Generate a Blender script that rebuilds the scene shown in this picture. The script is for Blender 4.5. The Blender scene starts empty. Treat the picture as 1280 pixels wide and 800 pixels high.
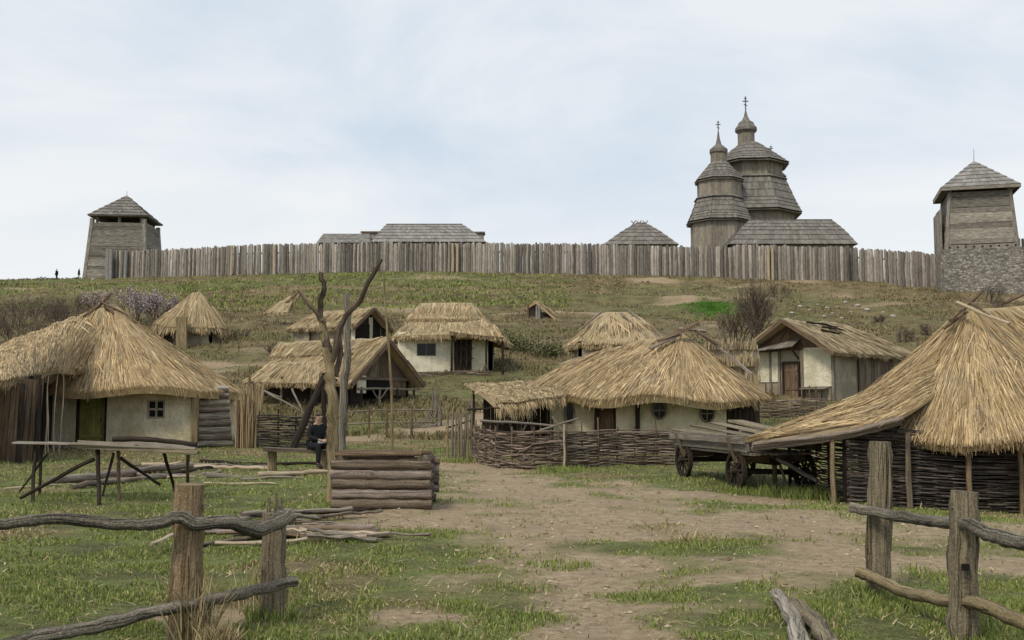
import bpy, math, random
import numpy as np
from mathutils import Vector
random.seed(7)
RNG = np.random.default_rng(11)
S = bpy.context.scene
COL = S.collection
R = math.radians

# ---------------------------------------------------------------- camera
F, CX, CY, HZ, EYE = 1300.0, 640.0, 400.0, 505.0, 1.65
PITCH = math.atan((HZ - CY) / F)
cd = bpy.data.cameras.new('camera'); cam = bpy.data.objects.new('camera', cd); COL.objects.link(cam)
cam.location = (0, 0, EYE); cam.rotation_euler = (math.pi/2 + PITCH, 0, 0)
cd.sensor_width = 36.0; cd.lens = F/1280*36.0; cd.clip_start = 0.1; cd.clip_end = 9000
S.camera = cam
S.view_settings.view_transform = 'Standard'; S.view_settings.look = 'None'
S.view_settings.exposure = 0.6; S.view_settings.gamma = 1.0

# ---------------------------------------------------------------- sky and sun (thin overcast)
SUN_EL, SUN_AZ = R(50), R(215)          # azimuth measured clockwise from +Y
w = bpy.data.worlds.new('World'); S.world = w; w.use_nodes = True
nt = w.node_tree; nt.nodes.clear()
def N(nt, t, **k):
    n = nt.nodes.new(t)
    for a, b in k.items(): setattr(n, a, b)
    return n
out = N(nt, 'ShaderNodeOutputWorld'); bg = N(nt, 'ShaderNodeBackground'); bg.inputs[1].default_value = 0.1
sky = N(nt, 'ShaderNodeTexSky', sky_type='NISHITA', sun_disc=False)
sky.sun_elevation = SUN_EL; sky.sun_rotation = SUN_AZ; sky.dust_density = 3.0; sky.altitude = 50
tc = N(nt, 'ShaderNodeTexCoord'); mp = N(nt, 'ShaderNodeMapping'); mp.inputs['Scale'].default_value = (1.0, 1.0, 2.6)
mp.inputs['Location'].default_value = (0.35, 0.1, 0.2)
ns = N(nt, 'ShaderNodeTexNoise'); ns.inputs['Scale'].default_value = 2.4; ns.inputs['Detail'].default_value = 9; ns.inputs['Roughness'].default_value = 0.56
ns.inputs['Distortion'].default_value = 0.35
rp = N(nt, 'ShaderNodeValToRGB')
rp.color_ramp.elements[0].position = 0.40; rp.color_ramp.elements[0].color = (4.3, 4.92, 5.6, 1)
rp.color_ramp.elements[1].position = 0.62; rp.color_ramp.elements[1].color = (5.75, 5.98, 6.15, 1)
sep = N(nt, 'ShaderNodeSeparateXYZ'); mr = N(nt, 'ShaderNodeMapRange')
mr.inputs['From Min'].default_value = 0.06; mr.inputs['From Max'].default_value = 0.27
mr.inputs['To Min'].default_value = 0.92; mr.inputs['To Max'].default_value = 0.0; mr.interpolation_type = 'SMOOTHSTEP'
addn = N(nt, 'ShaderNodeMath', operation='MULTIPLY'); 
mx1 = N(nt, 'ShaderNodeMix', data_type='RGBA'); mx1.inputs[7].default_value = (6.4, 6.42, 6.36, 1)
mx2 = N(nt, 'ShaderNodeMix', data_type='RGBA'); mx2.inputs[0].default_value = 0.92
L = nt.links.new
L(tc.outputs['Generated'], mp.inputs[0]); L(mp.outputs[0], ns.inputs[0]); L(ns.outputs[0], rp.inputs[0])
L(tc.outputs['Generated'], sep.inputs[0]); L(sep.outputs[2], mr.inputs[0])
L(mr.outputs[0], mx1.inputs[0]); L(rp.outputs[0], mx1.inputs[6])
L(sky.outputs[0], mx2.inputs[6]); L(mx1.outputs[2], mx2.inputs[7])
L(mx2.outputs[2], bg.inputs[0]); L(bg.outputs[0], out.inputs[0])
sl = bpy.data.lights.new('sun', 'SUN'); sun = bpy.data.objects.new('sun', sl); COL.objects.link(sun)
sl.energy = 1.5; sl.angle = R(12); sl.color = (1.0, 0.90, 0.74)
sd = Vector((math.sin(SUN_AZ)*math.cos(SUN_EL), math.cos(SUN_AZ)*math.cos(SUN_EL), math.sin(SUN_EL)))
sun.rotation_euler = sd.to_track_quat('Z', 'Y').to_euler()
sun.location = (0, 0, 60)

# ---------------------------------------------------------------- noise and terrain
_perm = np.random.default_rng(3).random((256, 256))
def vnoise(x, y):
    x = np.asarray(x, float); y = np.asarray(y, float)
    xi = np.floor(x).astype(int); yi = np.floor(y).astype(int)
    fx = x - xi; fy = y - yi; fx = fx*fx*(3-2*fx); fy = fy*fy*(3-2*fy)
    a = _perm[xi % 256, yi % 256]; b = _perm[(xi+1) % 256, yi % 256]
    c = _perm[xi % 256, (yi+1) % 256]; d = _perm[(xi+1) % 256, (yi+1) % 256]
    return (a*(1-fx)+b*fx)*(1-fy) + (c*(1-fx)+d*fx)*fy
def fbm(x, y, o=4):
    s = 0; a = .5; t = 0
    for i in range(o):
        s = s + a*vnoise(np.asarray(x)*2**i + 17.3*i, np.asarray(y)*2**i + 9.1*i); t += a; a *= .5
    return s/t
def sstep(a, b, x):
    t = np.clip((np.asarray(x, float)-a)/(b-a), 0, 1); return t*t*(3-2*t)
def terrain(x, y):
    x = np.asarray(x, float); y = np.asarray(y, float)
    z = np.interp(y, [-50, 0, 40, 47, 56, 68, 75, 95, 131, 160, 200, 4000], [0, 0, 0, .25, 2.05, 4.0, 5.5, 9.2, 17.65, 21.2, 22, 24])
    z2 = np.interp(y+2.5, [-50, 0, 40, 47, 56, 68, 75, 95, 131, 160, 200, 4000], [0, 0, 0, .25, 2.05, 4.0, 5.5, 9.2, 17.65, 21.2, 22, 24])
    z = (z+z2*.4)/1.4 if False else z
    cz = np.interp(x, [-80, -50, -16, 6, 26, 53, 90], [17.0, 17.6, 18.45, 18.1, 17.75, 17.2, 17.0])/17.65
    z = z*(1+(cz-1)*sstep(60, 120, y))
    z = z - 0.42*np.exp(-((x-9.5)/5.5)**2-((y-21)/5.0)**2)
    k = sstep(8, 30, y)
    z = z + (fbm(x*.35, y*.35)-.5)*.14
    z = z + (fbm(x*1.7+5, y*1.7)-.5)*.07
    kk = sstep(52, 75, y)*(1-sstep(125, 131, y))
    z = z + kk*.22*np.sin(y*1.15+fbm(x*.04, y*.04)*14)*sstep(80, 100, y)
    z = z + kk*((fbm(x*.09+3, y*.16)-.5)*1.3 + (fbm(x*.5, y*.6)-.5)*.5)
    return z
def P(px, py, D):
    dx, dy = (px-CX)/F, -(py-CY)/F
    c, s = math.cos(PITCH), math.sin(PITCH)
    rx, ry, rz = dx, c - dy*s, s + dy*c
    return np.array([rx/ry*D, D, EYE + rz/ry*D])
def G(px, py, d0=5.0, d1=170.0):
    prev = d0
    D = d0
    while D < d1:
        p = P(px, py, D)
        if p[2] < float(terrain(p[0], p[1])):
            a, b = prev, D
            for _ in range(14):
                m = (a+b)/2; q = P(px, py, m)
                if q[2] < float(terrain(q[0], q[1])): b = m
                else: a = m
            q = P(px, py, b); q[2] = float(terrain(q[0], q[1])); return q
        prev = D; D *= 1.01
    p = P(px, py, d1); p[2] = float(terrain(p[0], p[1])); return p
def gz(x, y): return float(terrain(x, y))

def capsule(x, y, a, b, r):
    a = np.array(a); b = np.array(b); d = b-a; l = (d*d).sum()+1e-9
    t = np.clip(((x-a[0])*d[0]+(y-a[1])*d[1])/l, 0, 1)
    return 1-np.hypot(x-a[0]-t*d[0], y-a[1]-t*d[1])/r
def dirt_mask(x, y):
    x = np.asarray(x, float); y = np.asarray(y, float)
    m = np.full(x.shape, -9.0)
    for a, b, r in [((-.8, 27), (.1, 20), 1.5), ((.1, 20), (1.6, 15.5), 2.6), ((1.6, 15.8), (14, 12.2), 2.1),
                    ((1.2, 15), (.85, 10.5), 1.15), ((.9, 10.5), (.45, 6), .62), ((3.4, 10.8), (1.3, 9.3), .8),
                    ((3.6, 11.5), (8, 8.6), .9), ((-2.0, 15.6), (0, 14.6), 1.0), ((-1.6, 31), (-.8, 26), 1.0), ((2, 21), (5, 20), 1.6),
                    ((-2.4, 8.3), (-1.9, 8.2), .35), ((-.75, 8.2), (-.5, 8.1), .3)]:
        m = np.maximum(m, capsule(x, y, a, b, r))
    path = [G0(430, 549), G0(520, 542), G0(600, 524), G0(640, 505)]
    for a, b in zip(path[:-1], path[1:]):
        m = np.maximum(m, capsule(x, y, a[:2], b[:2], 1.1))
    n = fbm(x*1.1, y*1.1, 4)-.5
    n2 = fbm(x*4+9, y*4, 3)-.5
    v = m + n*2.2 + n2*.9
    # an island of grass between the two tracks
    isl = np.maximum(capsule(x, y, (1.0, 12.4), (2.2, 12.0), .75), capsule(x, y, (.9, 9.1), (1.9, 9.2), .45))
    v = np.where(isl > 0, v - isl*2.0, v)
    hb = sstep(.62, .78, fbm(x*.11+31, y*.3+3, 5)+.07*sstep(0, 25, x)*sstep(100, 120, y))*sstep(56, 64, y)*.85
    return np.maximum(sstep(-.55, .75, v), hb)
_gc = {}
def G0(px, py):
    if (px, py) not in _gc: _gc[(px, py)] = G(px, py)
    return _gc[(px, py)]
def dry_mask(x, y):
    x = np.asarray(x, float); y = np.asarray(y, float)
    n = fbm(x*.45+40, y*.45, 4)
    near = sstep(.57, .78, n+.06*(fbm(x*3, y*3)-.5))
    mid = sstep(.42, .60, fbm(x*.3+4, y*.3+7, 4))
    hill = sstep(.33, .58, fbm(x*.06+11, y*.22, 5) + .10*sstep(10, 60, x) + .14*sstep(112, 126, y)*sstep(-12, 5, x) - .12*sstep(112, 122, y)*(1-sstep(-30, -8, x)))
    a = sstep(20, 34, y); b = sstep(46, 56, y)
    return np.clip((near*(1-a)+mid*a)*(1-b) + hill*b, 0, 1)

# ---------------------------------------------------------------- mesh builder
def unit(v):
    v = np.asarray(v, float); return v/(np.linalg.norm(v, axis=-1, keepdims=True)+1e-12)
class MB:
    def __init__(s): s.v = []; s.n = 0; s.f = []; s.uv = []; s.sm = []
    def add(s, v, f, uv=None, smooth=False):
        v = np.asarray(v, float).reshape(-1, 3); f = np.asarray(f, int)
        if len(f) == 0: return
        s.v.append(v); s.f.append(f + s.n); s.n += len(v)
        if uv is None: uv = np.zeros(f.shape+(2,))
        s.uv.append(np.asarray(uv, float).reshape(f.shape+(2,))); s.sm.append(np.full(len(f), smooth))
    def build(s, name, mat, parent=None, org=None):
        V = np.concatenate(s.v)
        o_ = np.array(parent['_o']) if (parent is not None and '_o' in parent) else (np.array(org) if org is not None else np.zeros(3))
        V = V - o_
        me = bpy.data.meshes.new(name)
        me.vertices.add(len(V)); me.vertices.foreach_set('co', V.astype(np.float32).ravel())
        tot = np.concatenate([np.full(len(f), f.shape[1]) for f in s.f])
        lv = np.concatenate([f.ravel() for f in s.f])
        me.loops.add(len(lv)); me.loops.foreach_set('vertex_index', lv.astype(np.int32))
        me.polygons.add(len(tot)); st = np.concatenate([[0], np.cumsum(tot)[:-1]])
        me.polygons.foreach_set('loop_start', st.astype(np.int32))
        try: me.polygons.foreach_set('loop_total', tot.astype(np.int32))
        except Exception: pass
        me.polygons.foreach_set('use_smooth', np.concatenate(s.sm))
        uvl = me.uv_layers.new(name='UVMap')
        uvl.data.foreach_set('uv', np.concatenate([u.reshape(-1, 2) for u in s.uv]).astype(np.float32).ravel())
        me.update(calc_edges=True); me.validate()
        o = bpy.data.objects.new(name, me); COL.objects.link(o)
        me.materials.append(mat)
        if parent is not None: o.parent = parent; o['_o'] = list(map(float, o_))
        elif org is not None: o.location = org; o['_o'] = list(map(float, org))
        return o
def tag(o, label=None, cat=None, group=None, kind=None):
    if label: o['label'] = label
    if cat: o['category'] = cat
    if group: o['group'] = group
    if kind: o['kind'] = kind
    return o
def thing(name, loc, label, cat, group=None):
    o = bpy.data.objects.new(name, None); COL.objects.link(o); o.location = [float(c) for c in loc]
    o.empty_display_size = .3; o['_o'] = [float(c) for c in loc]
    return tag(o, label, cat, group)
def solo(mb, name, mat, loc, label, cat, group=None):
    o = mb.build(name, mat, org=[float(c) for c in loc]); return tag(o, label, cat, group)
def copy_tree(o, parent=None):
    c = o.copy(); COL.objects.link(c)
    if parent is not None: c.parent = parent
    for ch in [q for q in list(COL.objects) if q.parent == o]: copy_tree(ch, c)
    return c

def tube(mb, pts, rad, sides=8, rough=0.0, flat=1.0, caps=True, smooth=True):
    pts = np.asarray(pts, float); n = len(pts)
    rad = np.broadcast_to(np.asarray(rad, float), (n,)) if np.ndim(rad) < 2 else rad
    t = np.gradient(pts, axis=0); t = unit(t)
    ref = np.array([0, 0, 1.0]) if abs(t[n//2][2]) < .8 else np.array([1.0, 0, 0])
    ang = np.arange(sides)/sides*2*math.pi
    V = np.zeros((n, sides, 3)); L_ = np.concatenate([[0], np.cumsum(np.linalg.norm(np.diff(pts, axis=0), axis=1))])
    sj = 1+rough*(RNG.random(sides)-.5)
    for i in range(n):
        a = unit(np.cross(t[i], ref)); b = np.cross(a, t[i])
        rr = rad[i]*sj*(1+rough*.7*(RNG.random(sides)-.5))
        V[i] = pts[i]+np.outer(np.cos(ang)*rr, a)+np.outer(np.sin(ang)*rr*flat, b)
    i = np.arange(n-1)[:, None]; j = np.arange(sides)[None, :]; j2 = (j+1) % sides
    f = np.stack([i*sides+j, i*sides+j2, (i+1)*sides+j2, (i+1)*sides+j], -1).reshape(-1, 4)
    r0 = float(np.mean(rad)); u0 = RNG.random()*20; v0 = RNG.random()*20
    cu = 2*math.pi*r0/sides
    uv = np.zeros((n-1, sides, 4, 2))
    jj = np.arange(sides)
    uv[:, :, 0, 0] = uv[:, :, 3, 0] = u0+jj*cu; uv[:, :, 1, 0] = uv[:, :, 2, 0] = u0+(jj+1)*cu
    uv[:, :, 0, 1] = uv[:, :, 1, 1] = v0+L_[:-1, None]; uv[:, :, 2, 1] = uv[:, :, 3, 1] = v0+L_[1:, None]
    mb.add(V.reshape(-1, 3), f, uv.reshape(-1, 4, 2), smooth)
    if caps and sides >= 3:
        for e, sgn in ((0, 1), (n-1, -1)):
            idx = np.arange(sides)[::sgn] if e == n-1 else np.arange(sides)
            idx = idx if e == 0 else np.arange(sides)
            if e == 0: idx = idx[::-1]
            u = np.stack([u0+np.cos(ang)*r0, v0+np.sin(ang)*r0], -1)[idx]
            mb.add(V[e], [list(idx)], u[None], False)
def smoothline(pts, n):
    pts = np.asarray(pts, float)
    if len(pts) == 2:
        t = np.linspace(0, 1, n)[:, None]; return pts[0]*(1-t)+pts[1]*t
    k = len(pts); out_ = []
    for t in np.linspace(0, k-1-1e-6, n):
        i = int(t); f = t-i
        p0 = pts[max(i-1, 0)]; p1 = pts[i]; p2 = pts[i+1]; p3 = pts[min(i+2, k-1)]
        out_.append(.5*((2*p1)+(-p0+p2)*f+(2*p0-5*p1+4*p2-p3)*f*f+(-p0+3*p1-3*p2+p3)*f**3))
    return np.array(out_)
def log(mb, a, b, r0, r1=None, n=9, sides=9, bend=.02, rough=.18, knots=0.1, flat=1.0):
    """a rough round timber from a to b (or through a list of points)"""
    r1 = r0 if r1 is None else r1
    pts = smoothline([a, b] if np.ndim(b) == 1 else b, n)
    Lg = np.linalg.norm(pts[-1]-pts[0])
    off = (RNG.random((n, 3))-.5)*r0*knots*2.2; off[0] = off[-1] = 0; tt = np.linspace(0, 1, n)
    for k in (1, 2, 3):
        off += np.sin(math.pi*k*tt)[:, None]*(RNG.random(3)-.5)*bend*Lg/k
    rad = np.linspace(r0, r1, n)*(1+knots*(RNG.random(n)-.5))
    tube(mb, pts+off, rad, sides, rough, flat)
BOXF = [(0, 1, 3, 2), (4, 6, 7, 5), (0, 4, 5, 1), (2, 3, 7, 6), (0, 2, 6, 4), (1, 5, 7, 3)]
def beam(mb, p0, p1, wd, th, up=(0, 0, 1), jit=0.0, roll=0.0):
    """rectangular timber: width wd across, thickness th along up"""
    p0 = np.asarray(p0, float); p1 = np.asarray(p1, float); d = unit(p1-p0); up = np.asarray(up, float)
    if abs(np.dot(d, unit(up))) > .98: up = np.array([0, 1.0, 0]) if abs(d[1]) < .9 else np.array([1.0, 0, 0])
    a = unit(np.cross(d, up)); b = np.cross(a, d)
    if roll: a, b = a*math.cos(roll)+b*math.sin(roll), b*math.cos(roll)-a*math.sin(roll)
    V = []
    for e in (p0, p1):
        for sx in (-.5, .5):
            for sz in (-.5, .5):
                V.append(e+a*wd*sx+b*th*sz+(RNG.random(3)-.5)*jit)
    ln = np.linalg.norm(p1-p0); u0, v0 = RNG.random(2)*20
    uvs = []
    def uvp(i):
        e, sx, sz = i >> 2, (i >> 1) & 1, i & 1
        return e, sx, sz
    for fi, f in enumerate(BOXF):
        q = []
        for i in f:
            e, sx, sz = uvp(i)
            if fi in (0, 1): q.append((u0+sx*wd, v0+sz*th))
            elif fi in (2, 3): q.append((u0+sz*th+.37, v0+e*ln))
            else: q.append((u0+sx*wd, v0+e*ln))
        uvs.append(q)
    mb.add(V, BOXF, uvs)
def box(mb, x0, x1, y0, y1, z0, z1):
    beam(mb, (x0, (y0+y1)/2, (z0+z1)/2), (x1, (y0+y1)/2, (z0+z1)/2), abs(y1-y0), abs(z1-z0))
def wall(mb, A, B, z0, z1, th, openings=(), z1b=None):
    """upright wall A->B with rectangular openings (s0,s1,h0,h1); th to the left side of A->B is inward"""
    A = np.array([A[0], A[1], 0.]); B = np.array([B[0], B[1], 0.]); ln = np.linalg.norm(B-A); d = (B-A)/ln
    nrm = np.array([-d[1], d[0], 0]); mid = nrm*th/2
    cuts = sorted({0, ln, *[o[0] for o in openings], *[o[1] for o in openings]})
    for s0, s1 in zip(cuts[:-1], cuts[1:]):
        spans = [(z0, z1)]
        for o in openings:
            if o[0] <= s0+1e-6 and o[1] >= s1-1e-6:
                ns_ = []
                for a, b in spans:
                    if o[2] > a: ns_.append((a, min(b, o[2])))
                    if o[3] < b: ns_.append((max(a, o[3]), b))
                spans = ns_
        for a, b in spans:
            if b-a < .01: continue
            beam(mb, A+d*s0+mid+[0, 0, (a+b)/2], A+d*s1+mid+[0, 0, (a+b)/2], th, b-a)

# ---------------------------------------------------------------- thatch
def thatch(name, Sf, mat, parent, closed=False, nu=60, nv=20, th=.22, w=.03, ln=.8, cover=2.6, tiers=0, rag=.25, lift=.03, mess=.1, umin=0., umax=1., rut=.07, org=None, blunt=False):
    """Sf(u,v)->points; v=0 ridge, v=1 eave. A thick body plus many separate reed bundles laid down the slope."""
    mb = MB(); sd_ = RNG.random()*50; w *= .72; ln *= 1.3; mess *= .6
    def frame(u, v):
        e = 1e-3
        p = Sf(u, v); t = Sf(u, v+e)-p; s = Sf(u+e, v)-Sf(u-e, v)
        t = unit(t); s = unit(s); n = unit(np.cross(s, t)); n = np.where(n[:, 2:3] < 0, -n, n)
        return p, t, s, n
    def disp(u, v):
        per = Sf(np.array([.25]), np.array([1.]))-Sf(np.array([.75]), np.array([1.]))
        L_ = float(np.linalg.norm(per))*(1.5 if closed else 2)
        d = (fbm(u*L_*1.6+sd_, v*1.3, 3)-.5)*rut*2 + (fbm(u*L_*.5+sd_, v*2.2+4, 3)-.5)*.16
        if tiers: d = d + ((v*tiers) % 1.0)*.16-.08
        return d
    u1 = np.linspace(umin, umax, nu+1); v1 = np.linspace(0, 1, nv+1)
    U, Vv = np.meshgrid(u1, v1, indexing='ij'); u = U.ravel(); v = Vv.ravel()
    us = u % 1.0 if closed else u
    p, t, s, n = frame(us, np.minimum(v, .998)); top = p+n*disp(us, v)[:, None]
    if closed: top = top.reshape(nu+1, nv+1, 3); top[-1] = top[0]; top = top.reshape(-1, 3)
    bot = p - np.array([0, 0, 1.])*th - n*.02
    bot[:, :2] -= t[:, :2]*(v[:, None]**4)*.12
    i = np.arange(nu)[:, None]; j = np.arange(nv)[None, :]; a = i*(nv+1)+j
    f = np.stack([a, a+1, a+nv+2, a+nv+1], -1).reshape(-1, 4)
    uvg = np.stack([U*12, Vv*4], -1).reshape(-1, 2)
    mb.add(top, f, uvg[f], True); mb.add(bot, f[:, ::-1], uvg[f[:, ::-1]], True)
    e = np.arange(nu)*(nv+1)+nv; nn = len(top)
    mb.add(np.concatenate([top, bot]), np.stack([e, e+nn, e+nn+nv+1, e+nv+1], -1), None, False)
    if not closed:
        for k0 in (0, nu*(nv+1)):
            e = k0+np.arange(nv); mb.add(np.concatenate([top, bot]), np.stack([e, e+1, e+1+nn, e+nn], -1), None, False)
        e = np.arange(nu)*(nv+1); mb.add(np.concatenate([top, bot]), np.stack([e, e+nv+1, e+nv+1+nn, e+nn], -1), None, False)
    # area
    q = top[f]; area = (np.linalg.norm(np.cross(q[:, 1]-q[:, 0], q[:, 3]-q[:, 0]), axis=1)).sum()
    fa = np.linalg.norm(np.cross(q[:, 1]-q[:, 0], q[:, 3]-q[:, 0]), axis=1); cdf = np.cumsum(fa)/fa.sum()
    def ribbons(u, v, ln_, wid, hang, ang, tw, up0):
        m = len(u); p, t, s, n = frame(u % 1.0 if closed else u, np.clip(v, 0, .995))
        base = p+n*(disp(u % 1.0 if closed else u, v)+up0)[:, None]
        d = unit(t*np.cos(ang)[:, None]+s*np.sin(ang)[:, None]-np.array([0, 0, 1.])*hang[:, None])
        wv = unit(np.cross(n, d)); wv = wv*np.cos(tw)[:, None]+n*np.sin(tw)[:, None]
        p1 = base+d*ln_[:, None]*.55+n*lift*RNG.random(m)[:, None]
        p2 = base+d*ln_[:, None]+n*(lift*(RNG.random(m)-.6))[:, None]-np.array([0, 0, 1.])*(hang*ln_*.15)[:, None]
        hw = wid[:, None]/2
        tip = .75 if blunt else .35
        V = np.stack([base-wv*hw, base+wv*hw, p1+wv*hw, p1-wv*hw, p2+wv*hw*tip, p2-wv*hw*tip], 1)
        b = np.arange(m)[:, None]*6
        F_ = np.concatenate([b+np.array([[0, 1, 2, 3]]), b+np.array([[3, 2, 4, 5]])], 0)
        mb.add(V.reshape(-1, 3), F_, None, False)
    m = int(area*cover/(w*ln)); k = np.searchsorted(cdf, RNG.random(m)); k = np.minimum(k, nu*nv-1)
    uu = umin+(k//nv+RNG.random(m))/nu*(umax-umin); vv = (k % nv+RNG.random(m))/nv
    slope = float(np.linalg.norm(Sf(np.array([.5]), np.array([1.]))-Sf(np.array([.5]), np.array([0.]))))
    lr = ln*(.5+.9*RNG.random(m)); lr = np.minimum(lr, np.maximum((1.03-vv)*slope+.1*RNG.random(m)*ln, .12))
    ms = RNG.random(m) < mess
    ang = np.where(ms, (RNG.random(m)-.5)*1.2, (RNG.random(m)-.5)*.13)
    ribbons(uu, vv, lr, w*(.35+1.9*RNG.random(m)**2.2), np.zeros(m)+.02, ang, (RNG.random(m)-.5)*1.1, .01+.03*RNG.random(m)+np.where(ms, .02, 0))
    per = 0
    ue = np.linspace(umin, umax, 200); pe = Sf(ue % 1.0 if closed else ue, np.full(200, .99)); per = np.linalg.norm(np.diff(pe, axis=0), axis=1).sum()
    m = int(per*cover*3.2/w); uu = umin+RNG.random(m)*(umax-umin)
    cl = fbm(uu*per*2.2+sd_, uu*0+3, 3)
    ribbons(uu, .93+.065*RNG.random(m), ln*rag*(.35+1.3*RNG.random(m)*cl*1.6), w*(.5+RNG.random(m)), .15+.7*RNG.random(m), (RNG.random(m)-.5)*.5,
            (RNG.random(m)-.5)*2, -th*.8*RNG.random(m))
    return mb.build(name, mat, parent)
def hipS(c, hx, hy, rot, ze, R0, R1, pw=3.0, sag=0.0, zvar=None):
    c = np.array(c); R0 = np.array(R0, float); R1 = np.array(R1, float); cr, sr = math.cos(rot), math.sin(rot)
    dr = (R1-R0)[:2]; l2 = (dr*dr).sum()+1e-9
    def Sf(u, v):
        u = np.asarray(u, float); v = np.asarray(v, float)
        ph = u*2*math.pi; cc, ss = np.cos(ph), np.sin(ph)
        x = hx*np.sign(cc)*np.abs(cc)**(2/pw); y = hy*np.sign(ss)*np.abs(ss)**(2/pw)
        ex = c[0]+x*cr-y*sr; ey = c[1]+x*sr+y*cr
        ez = ze if zvar is None else ze+zvar(ex, ey)
        E = np.stack([ex, ey, ez+0*ex], -1)
        t = np.clip(((ex-R0[0])*dr[0]+(ey-R0[1])*dr[1])/l2, 0, 1)
        t = t*.98+.01
        Rr = R0+(R1-R0)*t[:, None]
        # keep the ridge a hair wide so faces do not collapse
        Rr = Rr + np.stack([E[:, 0]-Rr[:, 0], E[:, 1]-Rr[:, 1], 0*ex], -1)*.02
        p = Rr*(1-v)[:, None]+E*v[:, None]
        p[:, 2] += sag*np.sin(np.pi*v)
        return p
    return Sf
def quadS(tl, tr, bl, br, sag=0.0):
    """v from the top edge (tl-tr) to the bottom edge (bl-br); each edge may be a polyline"""
    E = []
    for a, b in ((tl, tr), (bl, br)):
        E.append((np.array(a, float), np.array(b, float)))
    def Sf(u, v):
        u = np.asarray(u, float)[:, None]; v = np.asarray(v, float)[:, None]
        T = E[0][0]*(1-u)+E[0][1]*u; B = E[1][0]*(1-u)+E[1][1]*u
        p = T*(1-v)+B*v; p[:, 2] += sag*np.sin(np.pi*v[:, 0]); return p
    return Sf
def loftS(c0, c1):
    """u across from curve c0 to curve c1, v along both curves"""
    a = smoothline(c0, 40); b = smoothline(c1, 40); g = np.linspace(0, 1, 40)
    def Sf(u, v):
        u = np.asarray(u, float)[:, None]; v = np.clip(np.asarray(v, float), -1, 2)
        def at(c):
            q = np.stack([np.interp(v, g, c[:, k]) for k in range(3)], -1)
            ex = np.maximum(v-1, 0)[:, None]*(c[-1]-c[-2])*39; return q+ex
        A, B = at(a), at(b)
        return A*(1-u)+B*u
    return Sf
def wattle(mb, path, h, rs=.045, r=.016, sp=.38, rag=.06, zoff=0.0, seg=7):
    """woven rods between stakes along a ground path"""
    path = np.asarray(path, float); d = np.linalg.norm(np.diff(path, axis=0), axis=1); Lc = np.concatenate([[0], np.cumsum(d)]); T = Lc[-1]
    ph = RNG.random()*3
    for k in range(int(h/rs)):
        s = -RNG.random()*1.5
        while s < T:
            l = 1.0+RNG.random()*1.6; s0, s1 = max(s, -.05), min(s+l, T+.08)
            s += l*.93
            if s1-s0 < .2: continue
            m = max(4, int((s1-s0)/(sp/3.0))); q = np.linspace(s0, s1, m); qc = np.clip(q, 0, T)
            x = np.interp(qc, Lc, path[:, 0]); y = np.interp(qc, Lc, path[:, 1]); z = np.interp(qc, Lc, path[:, 2])
            tx = np.interp(qc+.05, Lc, path[:, 0])-np.interp(qc-.05, Lc, path[:, 0]); ty = np.interp(qc+.05, Lc, path[:, 1])-np.interp(qc-.05, Lc, path[:, 1])
            nl = np.hypot(tx, ty)+1e-9; off = (r*1.5)*np.sin(math.pi*q/sp+math.pi*(k % 2)+ph*0)+ (RNG.random(m)-.5)*r
            jz = rag*.5*(fbm(q*1.3+k*7.7, q*0+k, 2)-.5)*2
            hh = zoff+rs*(k+.5)+jz*(1 if k > 1 else .3)+rag*.3*(RNG.random()-.5)
            pts = np.stack([x-ty/nl*off+(q-qc)*tx/nl, y+tx/nl*off, z+hh], -1)
            rr = r*(.7+.7*RNG.random())
            tube(mb, pts, np.linspace(rr, rr*.6, m), 5, .15, caps=True)
def path_at(path, s):
    path = np.asarray(path, float); d = np.linalg.norm(np.diff(path, axis=0), axis=1); Lc = np.concatenate([[0], np.cumsum(d)])
    return np.array([np.interp(s, Lc, path[:, k]) for k in range(3)]), Lc[-1]
def stakes(parent, path, h, sp, r, mat, hv=.2, name='stake', first=None):
    T = path_at(path, 0)[1]; s = 0.02
    while s < T:
        p, _ = path_at(path, s); mb = MB(); hh = h*(1+hv*(RNG.random()-.4))
        log(mb, p-[0, 0, .25], p+[(RNG.random()-.5)*.08, (RNG.random()-.5)*.08, hh], r, r*.75, 5, 7, .03)
        mb.build(name, mat, parent); s += sp*(.9+.2*RNG.random())

# ---------------------------------------------------------------- materials
def material(name):
    m = bpy.data.materials.new(name); m.use_nodes = True; nt = m.node_tree; nt.nodes.clear()
    o = N(nt, 'ShaderNodeOutputMaterial'); b = N(nt, 'ShaderNodeBsdfPrincipled'); nt.links.new(b.outputs[0], o.inputs[0])
    b.inputs['Roughness'].default_value = .9; b.inputs['Specular IOR Level'].default_value = .2
    return m, nt, b
def ramp(nt, src, stops):
    r = N(nt, 'ShaderNodeValToRGB'); e = r.color_ramp.elements
    while len(e) < len(stops): e.new(.5)
    for el, (p, c) in zip(e, stops): el.position = p; el.color = (*c, 1)
    nt.links.new(src, r.inputs[0]); return r.outputs[0]
def noise(nt, vec, scale, detail=4, rough=.55, dist=0.0):
    n = N(nt, 'ShaderNodeTexNoise'); n.inputs['Scale'].default_value = scale; n.inputs['Detail'].default_value = detail
    n.inputs['Roughness'].default_value = rough; n.inputs['Distortion'].default_value = dist
    if vec is not None: nt.links.new(vec, n.inputs[0])
    return n.outputs[0]
def mapping(nt, src, scale=(1, 1, 1), loc=(0, 0, 0)):
    m = N(nt, 'ShaderNodeMapping'); m.inputs['Scale'].default_value = scale; m.inputs['Location'].default_value = loc
    nt.links.new(src, m.inputs[0]); return m.outputs[0]
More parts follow.
